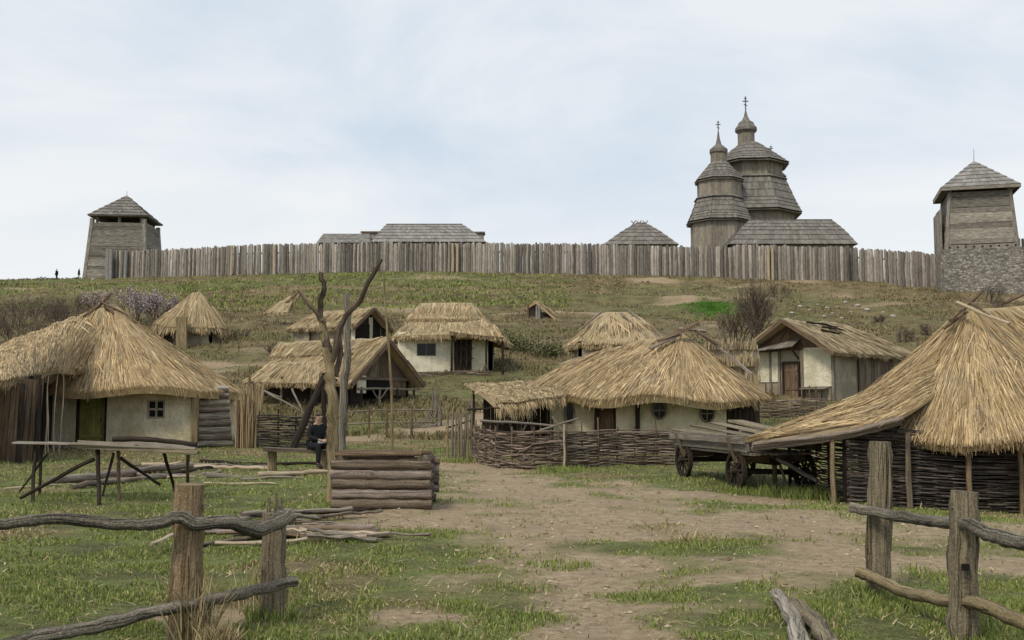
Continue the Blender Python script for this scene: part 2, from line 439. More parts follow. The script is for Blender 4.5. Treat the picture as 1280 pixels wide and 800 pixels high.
def mix(nt, fac, a, b, mode='MIX'):
    m = N(nt, 'ShaderNodeMix', data_type='RGBA', blend_type=mode)
    if isinstance(fac, (int, float)): m.inputs[0].default_value = fac
    else: nt.links.new(fac, m.inputs[0])
    for s_, i in ((a, 6), (b, 7)):
        if isinstance(s_, tuple): m.inputs[i].default_value = (*s_, 1)
        else: nt.links.new(s_, m.inputs[i])
    return m.outputs[2]
def maprange(nt, src, a, b, c=0., d=1.):
    m = N(nt, 'ShaderNodeMapRange'); nt.links.new(src, m.inputs[0])
    for i, v in enumerate((a, b, c, d)): m.inputs[i+1].default_value = v
    return m.outputs[0]
def bump(nt, b, h, strength=.5, dist=.02):
    n = N(nt, 'ShaderNodeBump'); n.inputs['Strength'].default_value = strength; n.inputs['Distance'].default_value = dist
    nt.links.new(h, n.inputs['Height']); nt.links.new(n.outputs[0], b.inputs['Normal'])
def wood(name, dark, mid, light, grain=26, patch=None, bs=.6, bd=.01, island=.5):
    m, nt, b = material(name); tc = N(nt, 'ShaderNodeTexCoord'); ge = N(nt, 'ShaderNodeNewGeometry')
    v = mapping(nt, tc.outputs['UV'], (grain, 1.6, 1))
    add = N(nt, 'ShaderNodeVectorMath', operation='ADD'); nt.links.new(v, add.inputs[0])
    sc = N(nt, 'ShaderNodeVectorMath', operation='SCALE'); sc.inputs[0].default_value = (37, 19, 11); nt.links.new(ge.outputs['Random Per Island'], sc.inputs['Scale'])
    nt.links.new(sc.outputs[0], add.inputs[1])
    g = noise(nt, add.outputs[0], 1.0, 6, .62, .4)
    c = ramp(nt, g, [(.3, dark), (.5, mid), (.72, light)])
    big = noise(nt, tc.outputs['Object'], 1.7, 4)
    c = mix(nt, maprange(nt, big, .35, .7, 0, .45), c, patch or dark)
    cr1 = noise(nt, mapping(nt, add.outputs[0], (.55, .22, 1), (3, 7, 1)), 1.0, 3, .5, .8)
    crm = N(nt, 'ShaderNodeMath', operation='SUBTRACT'); nt.links.new(cr1, crm.inputs[0]); crm.inputs[1].default_value = .5
    cra = N(nt, 'ShaderNodeMath', operation='ABSOLUTE'); nt.links.new(crm.outputs[0], cra.inputs[0])
    crk = maprange(nt, cra.outputs[0], .0, .022, .75, 0)
    c = mix(nt, crk, c, tuple(k*.35 for k in dark))
    grit = noise(nt, tc.outputs['Object'], 55, 5, .7)
    c = mix(nt, maprange(nt, grit, .5, .72, 0, .6), c, light); c = mix(nt, maprange(nt, grit, .5, .3, 0, .6), c, dark)
    hv = N(nt, 'ShaderNodeHueSaturation'); nt.links.new(c, hv.inputs['Color'])
    nt.links.new(maprange(nt, ge.outputs['Random Per Island'], 0, 1, 1-island*.55, 1+island*.55), hv.inputs['Value'])
    nt.links.new(hv.outputs[0], b.inputs['Base Color'])
    hs = N(nt, 'ShaderNodeMath', operation='SUBTRACT'); nt.links.new(g, hs.inputs[0]); nt.links.new(crk, hs.inputs[1])
    hs2 = N(nt, 'ShaderNodeMath', operation='ADD'); nt.links.new(hs.outputs[0], hs2.inputs[0]); nt.links.new(grit, hs2.inputs[1])
    bump(nt, b, hs2.outputs[0], bs, bd)
    return m
def thatch_mat(name, dark, mid, light, grey=(.22, .19, .15)):
    m, nt, b = material(name); tc = N(nt, 'ShaderNodeTexCoord'); ge = N(nt, 'ShaderNodeNewGeometry')
    c = ramp(nt, ge.outputs['Random Per Island'], [(0, tuple(k*.6 for k in dark)), (.12, dark), (.34, mid), (.72, light), (.97, tuple(min(1, k*1.3) for k in light))])
    fr = N(nt, 'ShaderNodeMath', operation='MULTIPLY'); nt.links.new(ge.outputs['Random Per Island'], fr.inputs[0]); fr.inputs[1].default_value = 13.7
    fr2 = N(nt, 'ShaderNodeMath', operation='FRACT'); nt.links.new(fr.outputs[0], fr2.inputs[0])
    c = mix(nt, maprange(nt, fr2.outputs[0], .6, .95, 0, .6), c, (.30, .26, .18))
    big = noise(nt, tc.outputs['Object'], .9, 5, .6)
    c = mix(nt, maprange(nt, big, .42, .70, 0, .5), c, mid)
    b2 = noise(nt, tc.outputs['Object'], 2.3, 4, .6)
    c = mix(nt, maprange(nt, b2, .52, .70, 0, .45), c, grey)
    b3 = noise(nt, mapping(nt, tc.outputs['Object'], (1, 1, .6), (7, 2, 5)), 1.4, 5, .65)
    c = mix(nt, maprange(nt, b3, .56, .70, 0, .5), c, dark)
    nt.links.new(c, b.inputs['Base Color'])
    f = noise(nt, tc.outputs['Object'], 30, 3)
    bump(nt, b, f, .5, .02)
    return m
def plaster(name, base, stain, crack=.5):
    m, nt, b = material(name); tc = N(nt, 'ShaderNodeTexCoord')
    n1 = noise(nt, tc.outputs['Object'], 1.3, 6, .62); n2 = noise(nt, mapping(nt, tc.outputs['Object'], (3, 3, .8)), 2.0, 5, .6)
    c = mix(nt, maprange(nt, n1, .42, .58, 0, .85), base, stain)
    c = mix(nt, maprange(nt, n2, .52, .75, 0, crack), c, tuple(k*.6 for k in stain))
    nt.links.new(c, b.inputs['Base Color'])
    n3 = noise(nt, tc.outputs['Object'], 9, 6, .6); bump(nt, b, n3, .8, .07)
    return m
M = {}
M['thatch'] = thatch_mat('thatch_straw', (.17, .11, .05), (.38, .268, .135), (.58, .44, .25))
M['thatch_far'] = thatch_mat('thatch_old', (.18, .125, .06), (.35, .26, .14), (.50, .39, .23))
M['thatch_old'] = thatch_mat('thatch_weathered', (.17, .125, .07), (.32, .25, .15), (.47, .38, .24), (.27, .24, .2))
M['plaster'] = plaster('lime_plaster', (.66, .60, .44), (.47, .41, .27))
M['plaster_grey'] = plaster('grey_clay', (.36, .31, .23), (.24, .21, .15))
M['plaster_white'] = plaster('white_plaster', (.72, .68, .54), (.54, .50, .35), .45)
M['wood_grey'] = wood('grey_weathered_wood', (.10, .085, .068), (.215, .185, .15), (.38, .34, .29))
M['wood_brown'] = wood('brown_wood', (.055, .035, .022), (.155, .105, .065), (.29, .215, .15))
M['wood_dark'] = wood('dark_wood', (.012, .009, .007), (.035, .026, .019), (.075, .056, .042))
M['wood_mid'] = wood('mid_wood', (.06, .045, .032), (.16, .125, .09), (.29, .24, .18))
M['post'] = wood('fence_post_wood', (.09, .055, .03), (.26, .185, .11), (.44, .34, .215), 34, (.12, .10, .06), .9, .015)
M['post_grey'] = wood('fence_post_grey', (.07, .055, .038), (.21, .17, .115), (.38, .32, .22), 34, (.10, .10, .06), .9, .015)
M['rail'] = wood('rail_bark', (.05, .042, .032), (.22, .195, .155), (.46, .42, .35), 24, (.13, .115, .08), 1.0, .03)
M['bark'] = wood('pale_bark', (.10, .075, .04), (.27, .21, .12), (.43, .35, .22), 22, (.17, .14, .07), .9, .02)
M['bark_dark'] = wood('dark_bark', (.035, .026, .019), (.11, .083, .06), (.22, .17, .13), 22, None, .9, .02)
M['palisade'] = wood('palisade_wood', (.13, .115, .10), (.28, .25, .215), (.42, .385, .34), 9, (.22, .195, .17), .5, .02, 1.05)
M['tower'] = wood('tower_logs', (.10, .09, .075), (.24, .22, .185), (.42, .39, .34), 8, (.18, .16, .14), .5, .02, .7)
M['church'] = wood('church_boards', (.15, .13, .105), (.26, .23, .185), (.36, .32, .27), 5, (.21, .185, .15), .3, .02, .35)
M['shingle'] = wood('shingle_roof', (.11, .10, .088), (.19, .175, .155), (.28, .26, .235), 6, (.15, .14, .125), .4, .02, .4)
M['slate_light'] = wood('pale_board_roof', (.17, .16, .15), (.25, .24, .225), (.34, .325, .305), 5, (.22, .21, .195), .3, .02, .35)
M['twig'] = wood('wattle_rods', (.06, .045, .035), (.17, .13, .10), (.34, .28, .225), 10, (.12, .09, .07), .4, .005, 1.1)
M['twig_dark'] = wood('wattle_rods_dark', (.018, .014, .012), (.075, .06, .05), (.20, .17, .145), 10, (.04, .032, .026), .4, .005, 1.2)
M['door_green'] = wood('green_door_paint', (.09, .09, .025), (.22, .215, .06), (.34, .32, .13), 20, (.08, .085, .03), .5, .006)
M['iron'] = wood('iron', (.02, .018, .016), (.04, .036, .033), (.07, .062, .055), 8, None, .3, .003)
M['cut'] = wood('peeled_wood', (.25, .19, .12), (.42, .34, .24), (.58, .5, .38), 30, (.3, .24, .16), .5, .005)
M['purplewood'] = wood('weathered_purple_wood', (.08, .062, .05), (.24, .195, .165), (.44, .38, .33), 20, (.12, .09, .072), .8, .01)
def flat(name, c, rough=.85):
    m, nt, b = material(name); tc = N(nt, 'ShaderNodeTexCoord')
    n = noise(nt, tc.outputs['Object'], 14, 4); col = mix(nt, maprange(nt, n, .35, .65, 0, 1), c, tuple(k*.7 for k in c))
    nt.links.new(col, b.inputs['Base Color']); b.inputs['Roughness'].default_value = rough; return m
M['shade_eye_black'] = flat('painted_shade_and_eye_black', (.012, .010, .009))  # near-black colour painting the shade inside gaps and holes; also the eyes
M['glass'] = flat('window_glass', (.02, .022, .024), .12)
M['cloth_black'] = flat('black_cloth', (.014, .015, .018)); M['cloth_navy'] = flat('navy_cloth', (.022, .026, .036))
M['skin'] = flat('skin', (.42, .27, .2), .6); M['hair'] = flat('hair', (.03, .022, .016)); M['leather'] = flat('leather', (.03, .022, .018), .6)
M['cloth_white'] = flat('white_cloth', (.7, .7, .7))
M['pale_log'] = wood('bleached_split_wood', (.14, .12, .095), (.42, .375, .31), (.62, .57, .49), 30, (.22, .19, .15), 1.0, .02)
M['metal_cross'] = flat('cross_metal', (.10, .095, .09), .5)
def stone_mat():
    m, nt, b = material('rubble_stone'); tc = N(nt, 'ShaderNodeTexCoord')
    vo = N(nt, 'ShaderNodeTexVoronoi'); vo.inputs['Scale'].default_value = 2.6; nt.links.new(mapping(nt, tc.outputs['Object'], (1, 1, 1.7)), vo.inputs[0])
    ed = N(nt, 'ShaderNodeTexVoronoi', feature='DISTANCE_TO_EDGE'); ed.inputs['Scale'].default_value = 2.6; nt.links.new(mapping(nt, tc.outputs['Object'], (1, 1, 1.7)), ed.inputs[0])
    sp = N(nt, 'ShaderNodeSeparateColor'); nt.links.new(vo.outputs['Color'], sp.inputs[0])
    c = ramp(nt, sp.outputs[0], [(0, (.14, .125, .105)), (.5, (.25, .23, .20)), (1, (.36, .34, .30))])
    c = mix(nt, maprange(nt, ed.outputs[0], 0, .06, .85, 0), c, (.075, .066, .055))
    nt.links.new(c, b.inputs['Base Color']); bump(nt, b, maprange(nt, ed.outputs[0], 0, .12), .8, .06); return m
M['stone'] = stone_mat()
def islandmat(name, cols, tr=0.0):
    m, nt, b = material(name); ge = N(nt, 'ShaderNodeNewGeometry'); k = len(cols)
    c = ramp(nt, ge.outputs['Random Per Island'], [(i/(k-1), cc) for i, cc in enumerate(cols)])
    nt.links.new(c, b.inputs['Base Color'])
    return m
M['grass'] = islandmat('grass_blades', [(.10, .135, .03), (.16, .21, .045), (.23, .28, .075), (.34, .33, .15)])
M['drygrass'] = islandmat('dry_grass_blades', [(.14, .11, .055), (.26, .20, .10), (.38, .31, .17), (.50, .42, .26)])
M['hillgrass'] = islandmat('hill_grass', [(.04, .042, .018), (.095, .092, .038), (.155, .132, .062), (.24, .19, .10), (.34, .275, .165)])
M['leaf_bright'] = islandmat('bright_leaves', [(.05, .13, .018), (.085, .21, .03), (.15, .29, .055)])
M['leaf_dark'] = islandmat('dull_leaves', [(.06, .065, .03), (.10, .11, .045), (.16, .155, .075)])
M['blossom'] = islandmat('lilac_blossom', [(.19, .155, .15), (.32, .27, .265), (.47, .42, .41)])
M['twigs_far'] = islandmat('bare_twigs', [(.04, .03, .024), (.10, .075, .06), (.19, .15, .12)])
M['clod'] = islandmat('clods', [(.12, .085, .055), (.24, .175, .115), (.34, .26, .175), (.42, .35, .26)])
M['rock'] = islandmat('pale_rock', [(.25, .23, .19), (.36, .34, .29), (.46, .43, .38)])

# ---------------------------------------------------------------- ground
def ground():
    s = np.concatenate([-np.geomspace(40, .8, 26), np.linspace(-.75, .75, 330), np.geomspace(.8, 40, 26)])
    y = np.concatenate([-np.geomspace(2500, 6, 14), np.linspace(-4, 5, 8), 5.2+np.cumsum(np.linspace(.06, .42, 200)), ])
    y = np.concatenate([y, np.linspace(y[-1]+.5, 165, 170), 165+np.geomspace(2, 5000, 26)])
    Y, Sx = np.meshgrid(y, s, indexing='ij'); W = np.maximum(np.abs(Y), 0)*1.0+9; X = Sx*W
    Z = terrain(X, Y); ns_, ny = len(s), len(y)
    V = np.stack([X, Y, Z], -1).reshape(-1, 3)
    i = np.arange(ny-1)[:, None]; j = np.arange(ns_-1)[None, :]; a = i*ns_+j
    f = np.stack([a, a+1, a+ns_+1, a+ns_], -1).reshape(-1, 4)
    mb = MB(); mb.add(V, f, None, True); 
    m, nt, b = material('village_ground'); tc = N(nt, 'ShaderNodeTexCoord'); at = N(nt, 'ShaderNodeAttribute', attribute_name='cover')
    sp = N(nt, 'ShaderNodeSeparateColor'); nt.links.new(at.outputs['Color'], sp.inputs[0])
    co = tc.outputs['Object']
    nA = noise(nt, co, 7, 8, .65); nB = noise(nt, co, 26, 5, .65); nC = noise(nt, co, 1.1, 5, .6); nD = noise(nt, co, .22, 5, .6)
    nE = noise(nt, co, 75, 4, .7)
    dirt = ramp(nt, nA, [(.3, (.19, .13, .08)), (.5, (.37, .282, .182)), (.7, (.50, .40, .27))])
    dirt = mix(nt, maprange(nt, nB, .4, .66, 0, .5), dirt, (.17, .13, .09))
    dirt = mix(nt, maprange(nt, nE, .55, .7, 0, .6), dirt, (.46, .39, .28))
    dirt = mix(nt, maprange(nt, nC, .42, .62, 0, .5), dirt, (.27, .205, .13))
    grass = ramp(nt, nB, [(.3, (.065, .085, .022)), (.5, (.13, .16, .045)), (.7, (.23, .24, .09))])
    dry = ramp(nt, nB, [(.3, (.10, .075, .035)), (.5, (.23, .175, .09)), (.72, (.36, .28, .16))])
    dry = mix(nt, maprange(nt, nD, .42, .62, 0, .45), dry, (.14, .115, .06))
    veg = mix(nt, sp.outputs[1], grass, dry)
    # breakup of the hillside
    scrub = ramp(nt, nB, [(.3, (.04, .035, .018)), (.5, (.135, .112, .058)), (.7, (.25, .205, .115))])
    hf = N(nt, 'ShaderNodeMath', operation='MULTIPLY'); nt.links.new(sp.outputs[2], hf.inputs[0]); nt.links.new(maprange(nt, nC, .35, .6, .2, .8), hf.inputs[1])
    veg = mix(nt, hf.outputs[0], veg, scrub)
    hm2 = noise(nt, co, 3.2, 6, .7)
    veg = mix(nt, maprange(nt, hm2, .5, .64, 0, .4), veg, (.22, .165, .09))
    hm = noise(nt, mapping(nt, co, (.7, 1.0, 1.0)), 1.1, 8, .72)
    veg = mix(nt, maprange(nt, hm, .44, .62, 0, .75), veg, (.055, .048, .025))
    c = mix(nt, sp.outputs[0], veg, dirt)
    nt.links.new(c, b.inputs['Base Color'])
    hn = N(nt, 'ShaderNodeMath', operation='ADD'); nt.links.new(nA, hn.inputs[0]); nt.links.new(nB, hn.inputs[1])
    bump(nt, b, hn.outputs[0], .9, .045)
    o = mb.build('ground', m); tag(o, None, None, None, 'structure')
    ca = o.data.color_attributes.new('cover', 'FLOAT_COLOR', 'POINT')
    xx, yy = V[:, 0], V[:, 1]; d = np.where((yy > 2) & (yy < 128), dirt_mask(xx, yy), 0); dr = dry_mask(xx, yy)
    ca.data.foreach_set('color', np.stack([d, dr, sstep(50, 62, yy)*(1-.55*sstep(108, 118, yy)), 0*d+1], -1).astype(np.float32).ravel())
    return o
ground()

def pebbles():
    mb = MB(); m = 9000; x, y = RNG.random(m), RNG.random(m); y = 6.5*(32/6.5)**y; x = (x*2-1)*(.56*y+1.5)
    d = dirt_mask(x, y); k = (RNG.random(m) < d*.9+.06) & (fbm(x*1.5, y*1.5+9, 3) > .42); x, y = x[k], y[k]; m = len(x); z = terrain(x, y)
    s = (.006+.022*RNG.random(m)**3)*(1+.03*y); O = np.array([(1, 0, 0), (0, 1, 0), (-1, 0, 0), (0, -1, 0), (0, 0, .7), (0, 0, -.7)], float)
    V = np.stack([x, y, z+s*.2], -1)[:, None]+O[None]*s[:, None, None]*(.6+.8*RNG.random((m, 6, 1)))
    T = np.array([(0, 1, 4), (1, 2, 4), (2, 3, 4), (3, 0, 4)]); mb.add(V.reshape(-1, 3), (np.arange(m)[:, None, None]*6+T[None]).reshape(-1, 3))
    tag(mb.build('pebbles', M['clod']), None, None, None, 'stuff')
def blades(mb, x, y, z, h, wd, lean=.5):
    m = len(x); a = RNG.random(m)*2*math.pi; dx, dy = np.cos(a), np.sin(a)
    la = RNG.random(m)*2*math.pi; ll = lean*h*RNG.random(m)
    b = np.stack([x, y, z-.01], -1); sv = np.stack([dx, dy, 0*dx], -1)*wd[:, None]/2
    tip = b+np.stack([np.cos(la)*ll, np.sin(la)*ll, h], -1); mid = b*.5+tip*.5+np.stack([0*h, 0*h, h*.12], -1)
    V = np.stack([b-sv, b+sv, mid+sv*.8, mid-sv*.8, tip], 1).reshape(-1, 3)
    k = np.arange(m)[:, None]*5
    mb.add(V, k+np.array([[0, 1, 2, 3]])); 
    mb.v.append(np.zeros((0, 3)))
    f3 = k+np.array([[3, 2, 4]])
    mb.f.append(f3+mb.n-len(V)); mb.uv.append(np.zeros((m, 3, 2))); mb.sm.append(np.zeros(m, bool))
def scatter(m, y0, y1, power, half=.56, pad=1.5):
    q = RNG.random(m); p = 1-power; y = (y0**p+(y1**p-y0**p)*q)**(1/p)
    x = (RNG.random(m)*2-1)*(half*y+pad); return x, y
EXCL = []   # (x,y,r) footprints kept free of grass
def grass():
    g = MB(); dg = MB(); m = 520000
    x, y = scatter(m, 5.6, 52, 1.7)
    d = dirt_mask(x, y); dr = dry_mask(x, y); z = terrain(x, y)
    cl = sstep(.34, .6, fbm(x*2.2, y*2.2, 3))
    keep = RNG.random(m) > d*1.03; keep &= RNG.random(m) < .35+.65*cl
    x, y, z, dr, cl = x[keep], y[keep], z[keep], dr[keep], cl[keep]; m = len(x)
    h = (.014+.036*RNG.random(m)*cl)*(1+.018*y)*np.where(RNG.random(m) < .02, 2.4, 1); wd = .0042+.0009*y
    isdry = RNG.random(m) < .14+.66*dr
    blades(g, x[~isdry], y[~isdry], z[~isdry], h[~isdry], wd[~isdry]*(.6+.8*RNG.random((~isdry).sum())))
    blades(dg, x[isdry], y[isdry], z[isdry], h[isdry]*.8, wd[isdry]*(.6+.8*RNG.random(isdry.sum())), 1.3)
    # straw litter lying on the dirt
    m = 16000; x, y = scatter(m, 6, 40, 1.6); dd = dirt_mask(x, y); k = RNG.random(m) < .25+.5*fbm(x*.8+3, y*.8); x, y = x[k], y[k]; m = len(x)
    blades(dg, x, y, terrain(x, y)+.015, .012+.02*RNG.random(m), .006+.0008*y, 7.0)
    tag(g.build('grass', M['grass']), None, None, None, 'stuff'); tag(dg.build('dry_grass', M['drygrass']), None, None, None, 'stuff')
    hg = MB(); m = 230000; x, y = scatter(m, 44, 150, 1.3, .6, 3); z = terrain(x, y)
    cl = fbm(x*.25, y*.35, 4); k = (RNG.random(m) < sstep(.3, .62, cl)*1.0+.22) & (RNG.random(m) > dirt_mask(x, y)*1.3); x, y, z, cl = x[k], y[k], z[k], cl[k]; m = len(x)
    h = (.07+.26*RNG.random(m)*sstep(.35, .65, cl)); wd = .012+.0007*y
    blades(hg, x, y, z, h, wd*(.6+.8*RNG.random(m)), 1.0)
    tag(hg.build('hillside_grass', M['hillgrass']), None, None, None, 'stuff')
    gg = MB(); m = 26000; x, y = scatter(m, 100, 130, 1.01, .6, 3)
    k = (fbm(x*.06+2, y*.35+5, 4) > .52) & (x < 6); x, y = x[k], y[k]; blades(gg, x, y, terrain(x, y), .15+.2*RNG.random(len(x)), np.full(len(x), .16), .8)
    tag(gg.build('green_grass_bank', M['grass']), None, None, None, 'stuff')
grass(); pebbles()
# ================================================================ generic pieces
def A3(*c): return np.array(c, float)
def slab(mb, b0, b1, t0, t1, n, th, jit=.0, gap=.0, zj=0.0):
    """n tapered boards filling the quad b0-b1 (bottom) / t0-t1 (top); thickness th along the normal"""
    b0, b1, t0, t1 = map(lambda q: np.asarray(q, float), (b0, b1, t0, t1))
    nr = unit(np.cross(b1-b0, (t0+t1)/2-(b0+b1)/2)); ln = np.linalg.norm((t0+t1)/2-(b0+b1)/2)
    wdt = np.linalg.norm(b1-b0)/n
    for i in range(n):
        a0, a1 = (i+gap/2)/n, (i+1-gap/2)/n
        q = [b0+(b1-b0)*a0, b0+(b1-b0)*a1, t0+(t1-t0)*a1, t0+(t1-t0)*a0]
        o_ = nr*(RNG.random()-.5)*jit; dz = (RNG.random()-.5)*zj; up = unit((t0+t1)/2-(b0+b1)/2)
        q = [c+o_ for c in q]; q[2] = q[2]+up*dz; q[3] = q[3]+up*dz
        V = [c+nr*th/2 for c in q]+[c-nr*th/2 for c in q]
        F_ = [(0, 1, 2, 3), (7, 6, 5, 4), (0, 4, 5, 1), (1, 5, 6, 2), (2, 6, 7, 3), (3, 7, 4, 0)]
        u0, v0 = RNG.random(2)*20; w4 = [(u0, v0), (u0+wdt, v0), (u0+wdt, v0+ln), (u0, v0+ln)]
        UV = [w4, w4[::-1], [(u0, v0), (u0+.1, v0), (u0+.1, v0+wdt), (u0, v0+wdt)], [(u0, v0), (u0+.1, v0), (u0+.1, v0+ln), (u0, v0+ln)],
              [(u0, v0), (u0+.1, v0), (u0+.1, v0+wdt), (u0, v0+wdt)], [(u0, v0), (u0+.1, v0), (u0+.1, v0+ln), (u0, v0+ln)]]
        mb.add(V, F_, UV)
def ring(cx, cy, r, z, n=8, rot=0.0):
    return [A3(cx+r*math.cos(rot+2*math.pi*k/n), cy+r*math.sin(rot+2*math.pi*k/n), z) for k in range(n)]
def drum(mb, cx, cy, r0, z0, r1, z1, n=8, rot=.2, bw=.35, th=.12, jit=.05):
    a, b = ring(cx, cy, r0, z0, n, rot), ring(cx, cy, r1, z1, n, rot)
    for k in range(n):
        l = np.linalg.norm(a[k]-a[(k+1) % n]); slab(mb, a[k], a[(k+1) % n], b[k], b[(k+1) % n], max(2, int(l/bw)), th, jit)
def rows(mb, b0, b1, t0, t1, n, th, k, jit=.03):
    b0, b1, t0, t1 = map(lambda q: np.asarray(q, float), (b0, b1, t0, t1)); nr = unit(np.cross(b1-b0, (t0+t1)/2-(b0+b1)/2))
    if nr[2] < 0: nr = -nr
    for i in range(k):
        f0, f1 = i/k, min(1.0, (i+1.12)/k); sag = (RNG.random()-.5)*.0
        p0, p1 = b0+(t0-b0)*f0+nr*.09, b1+(t1-b1)*f0+nr*.09; q0, q1 = b0+(t0-b0)*f1, b1+(t1-b1)*f1
        m = max(2, int(n*np.linalg.norm(p1-p0)/max(np.linalg.norm(b1-b0), .1)))
        slab(mb, p0, p1, q0, q1, m, th, jit, 0, .06)
def drum_rows(mb, cx, cy, r0, z0, r1, z1, n=8, rot=.2, bw=.35, th=.1, k=3):
    a, b = ring(cx, cy, r0, z0, n, rot), ring(cx, cy, r1, z1, n, rot)
    for q in range(n): rows(mb, a[q], a[(q+1) % n], b[q], b[(q+1) % n], max(2, int(np.linalg.norm(a[q]-a[(q+1) % n])/bw)), th, k)
def window_at(parent, c, right, wd, ht, frame_m, bars=(1, 1), fw=.06, out_=None, oval=False, depth=.05):
    right = unit(np.asarray(right, float)); n = unit(np.cross(right, [0, 0, 1])) if out_ is None else np.asarray(out_, float); up = A3(0, 0, 1)
    c = np.asarray(c, float); mb = MB()
    if oval:
        k = 20; an = np.arange(k)/k*2*math.pi
        ringp = [c+right*math.cos(t)*wd/2+up*math.sin(t)*ht/2-n*.02 for t in an]
        mb.add([c-n*.02]+ringp, [(0, 1+i, 1+(i+1) % k) for i in range(k)])
    else: beam(mb, c-right*wd/2-n*.03, c+right*wd/2-n*.03, .02, ht, up)
    pane = mb.build('window', M['glass'], parent)
    fb = MB()
    if oval:
        rp = [c+right*math.cos(t)*wd/2+up*math.sin(t)*ht/2+n*.02 for t in np.append(an, an[0])]
        tube(fb, rp, fw*.6, 6, .1, caps=False)
    else:
        for s in (-1, 1):
            beam(fb, c+right*s*wd/2-up*ht/2+n*.01, c+right*s*wd/2+up*ht/2+n*.01, fw, depth+.02, n)
            beam(fb, c-right*(wd/2-fw/2)+up*s*ht/2+n*.012, c+right*(wd/2-fw/2)+up*s*ht/2+n*.012, fw, depth, n) if False else beam(fb, c-right*(wd/2-fw/2)+up*s*(ht/2-.001)+n*.012, c+right*(wd/2-fw/2)+up*s*(ht/2-.001)+n*.012, depth, fw, up)
    for i in range(bars[0]):
        t = (i+1)/(bars[0]+1)-.5; beam(fb, c+right*wd*t-up*ht*.47+n*.005, c+right*wd*t+up*ht*.47+n*.005, fw*.7, .03, n)
    for i in range(bars[1]):
        t = (i+1)/(bars[1]+1)-.5; beam(fb, c-right*wd*.47+up*ht*t+n*.008, c+right*wd*.47+up*ht*t+n*.008, .03, fw*.7, up)
    fb.build('window_frame', frame_m, pane); return pane
def door_at(parent, c0, right, wd, ht, mat, n=4, out_=None, handle=True):
    right = unit(np.asarray(right, float)); nn = unit(np.cross(right, [0, 0, 1])); c0 = np.asarray(c0, float); mb = MB()
    slab(mb, c0-right*wd/2-nn*.03, c0+right*wd/2-nn*.03, c0-right*wd/2-nn*.03+A3(0, 0, ht), c0+right*wd/2-nn*.03+A3(0, 0, ht), n, .05, .02, .04)
    for h in (.22, .78): beam(mb, c0-right*wd*.44+A3(0, 0, ht*h)+nn*.012, c0+right*wd*.44+A3(0, 0, ht*h)+nn*.012, .03, .10)
    d = mb.build('door', mat, parent)
    fb = MB()
    for s in (-1, 1): beam(fb, c0+right*s*(wd/2+.05)+nn*.01, c0+right*s*(wd/2+.05)+nn*.01+A3(0, 0, ht+.1), .1, .12, nn)
    beam(fb, c0-right*wd/2+A3(0, 0, ht+.05)+nn*.013, c0+right*wd/2+A3(0, 0, ht+.05)+nn*.013, .12, .1)
    fb.build('door_frame', M['wood_dark'] if mat is not M['wood_dark'] else M['wood_brown'], d)
    if handle:
        hb = MB(); q = c0+right*wd*.36+A3(0, 0, ht*.5)+nn*.04; tube(hb, [q, q+nn*.05, q+nn*.05+A3(0, 0, .14), q+A3(0, 0, .14)], .012, 5); hb.build('handle', M['iron'], d)
    return d
def post(parent, x, y, h, r, mat, name='post', zb=None, lean=(0, 0), sides=9):
    z = gz(x, y) if zb is None else zb; mb = MB(); log(mb, (x, y, z-.3), (x+lean[0], y+lean[1], z+h), r, r*.85, 7, sides, .015); return mb.build(name, mat, parent)
def stick(parent, pts, r, mat, name, r1=None, n=8, bend=.03, sides=7, flat_=1.0):
    mb = MB(); pts = [np.asarray(p, float) for p in pts]
    log(mb, None, np.array(pts), r, r1 or r*.7, max(n, 3*len(pts)), sides, bend/ max(1, len(pts)-1), .2, .14, flat_); return mb.build(name, mat, parent)

# ================================================================ HILLTOP
DP = 130.0
def palisade(name, pts, label, group, hw=.29, pale=()):
    """pts: list of (px, py_top, D) at the tops"""
    c = P(*pts[len(pts)//2]); base = A3(c[0], c[1], gz(c[0], c[1]))
    t = thing(name, base, label, 'palisade', group)
    tops = np.array([P(*p) for p in pts]); d = np.linalg.norm(np.diff(tops[:, :2], axis=0), axis=1); Lc = np.concatenate([[0], np.cumsum(d)]); T = Lc[-1]
    mb = MB(); s = 0
    while s < T:
        wd = hw*(.65+.7*RNG.random()); q = [np.interp(s, Lc, tops[:, k]) for k in range(3)]; g_ = gz(q[0], q[1])
        hgt = q[2]+(RNG.random()-.5)*.26*(1.6 if RNG.random() < .1 else 1)
        r = wd/2*1.12; dy = (RNG.random()-.5)*.14
        pts_ = [(q[0], q[1]+dy, g_-.5), (q[0]+(RNG.random()-.5)*.08, q[1]+dy, (g_+hgt)/2), (q[0]+(RNG.random()-.5)*.14, q[1]+dy, hgt-.10), (q[0]+(RNG.random()-.5)*.1, q[1]+dy, hgt+.05)]
        tube(mb, pts_, [r, r, r*.96, r*.6], 7, .18, smooth=True); s += wd*.93
    mb.build('stake_wall', M['palisade'], t)
    rb = MB(); back = tops.copy(); back[:, 1] += .35; back[:, 2] -= 1.0
    for a, b in zip(back[:-1], back[1:]): log(rb, a, b, .11, .1, 6, 6, .004)
    rb.build('rail', M['wood_grey'], t)
    for px, py, D in pale:
        q = P(px, py, D); mb = MB(); log(mb, (q[0], q[1]-.1, gz(q[0], q[1])-.4), (q[0], q[1]-.1, q[2]), .2, .17, 5, 8, .01)
        tag(mb.build('stake', M['cut'] if px > 200 else M['slate_light'], t), 'pale newer stake')
    return t
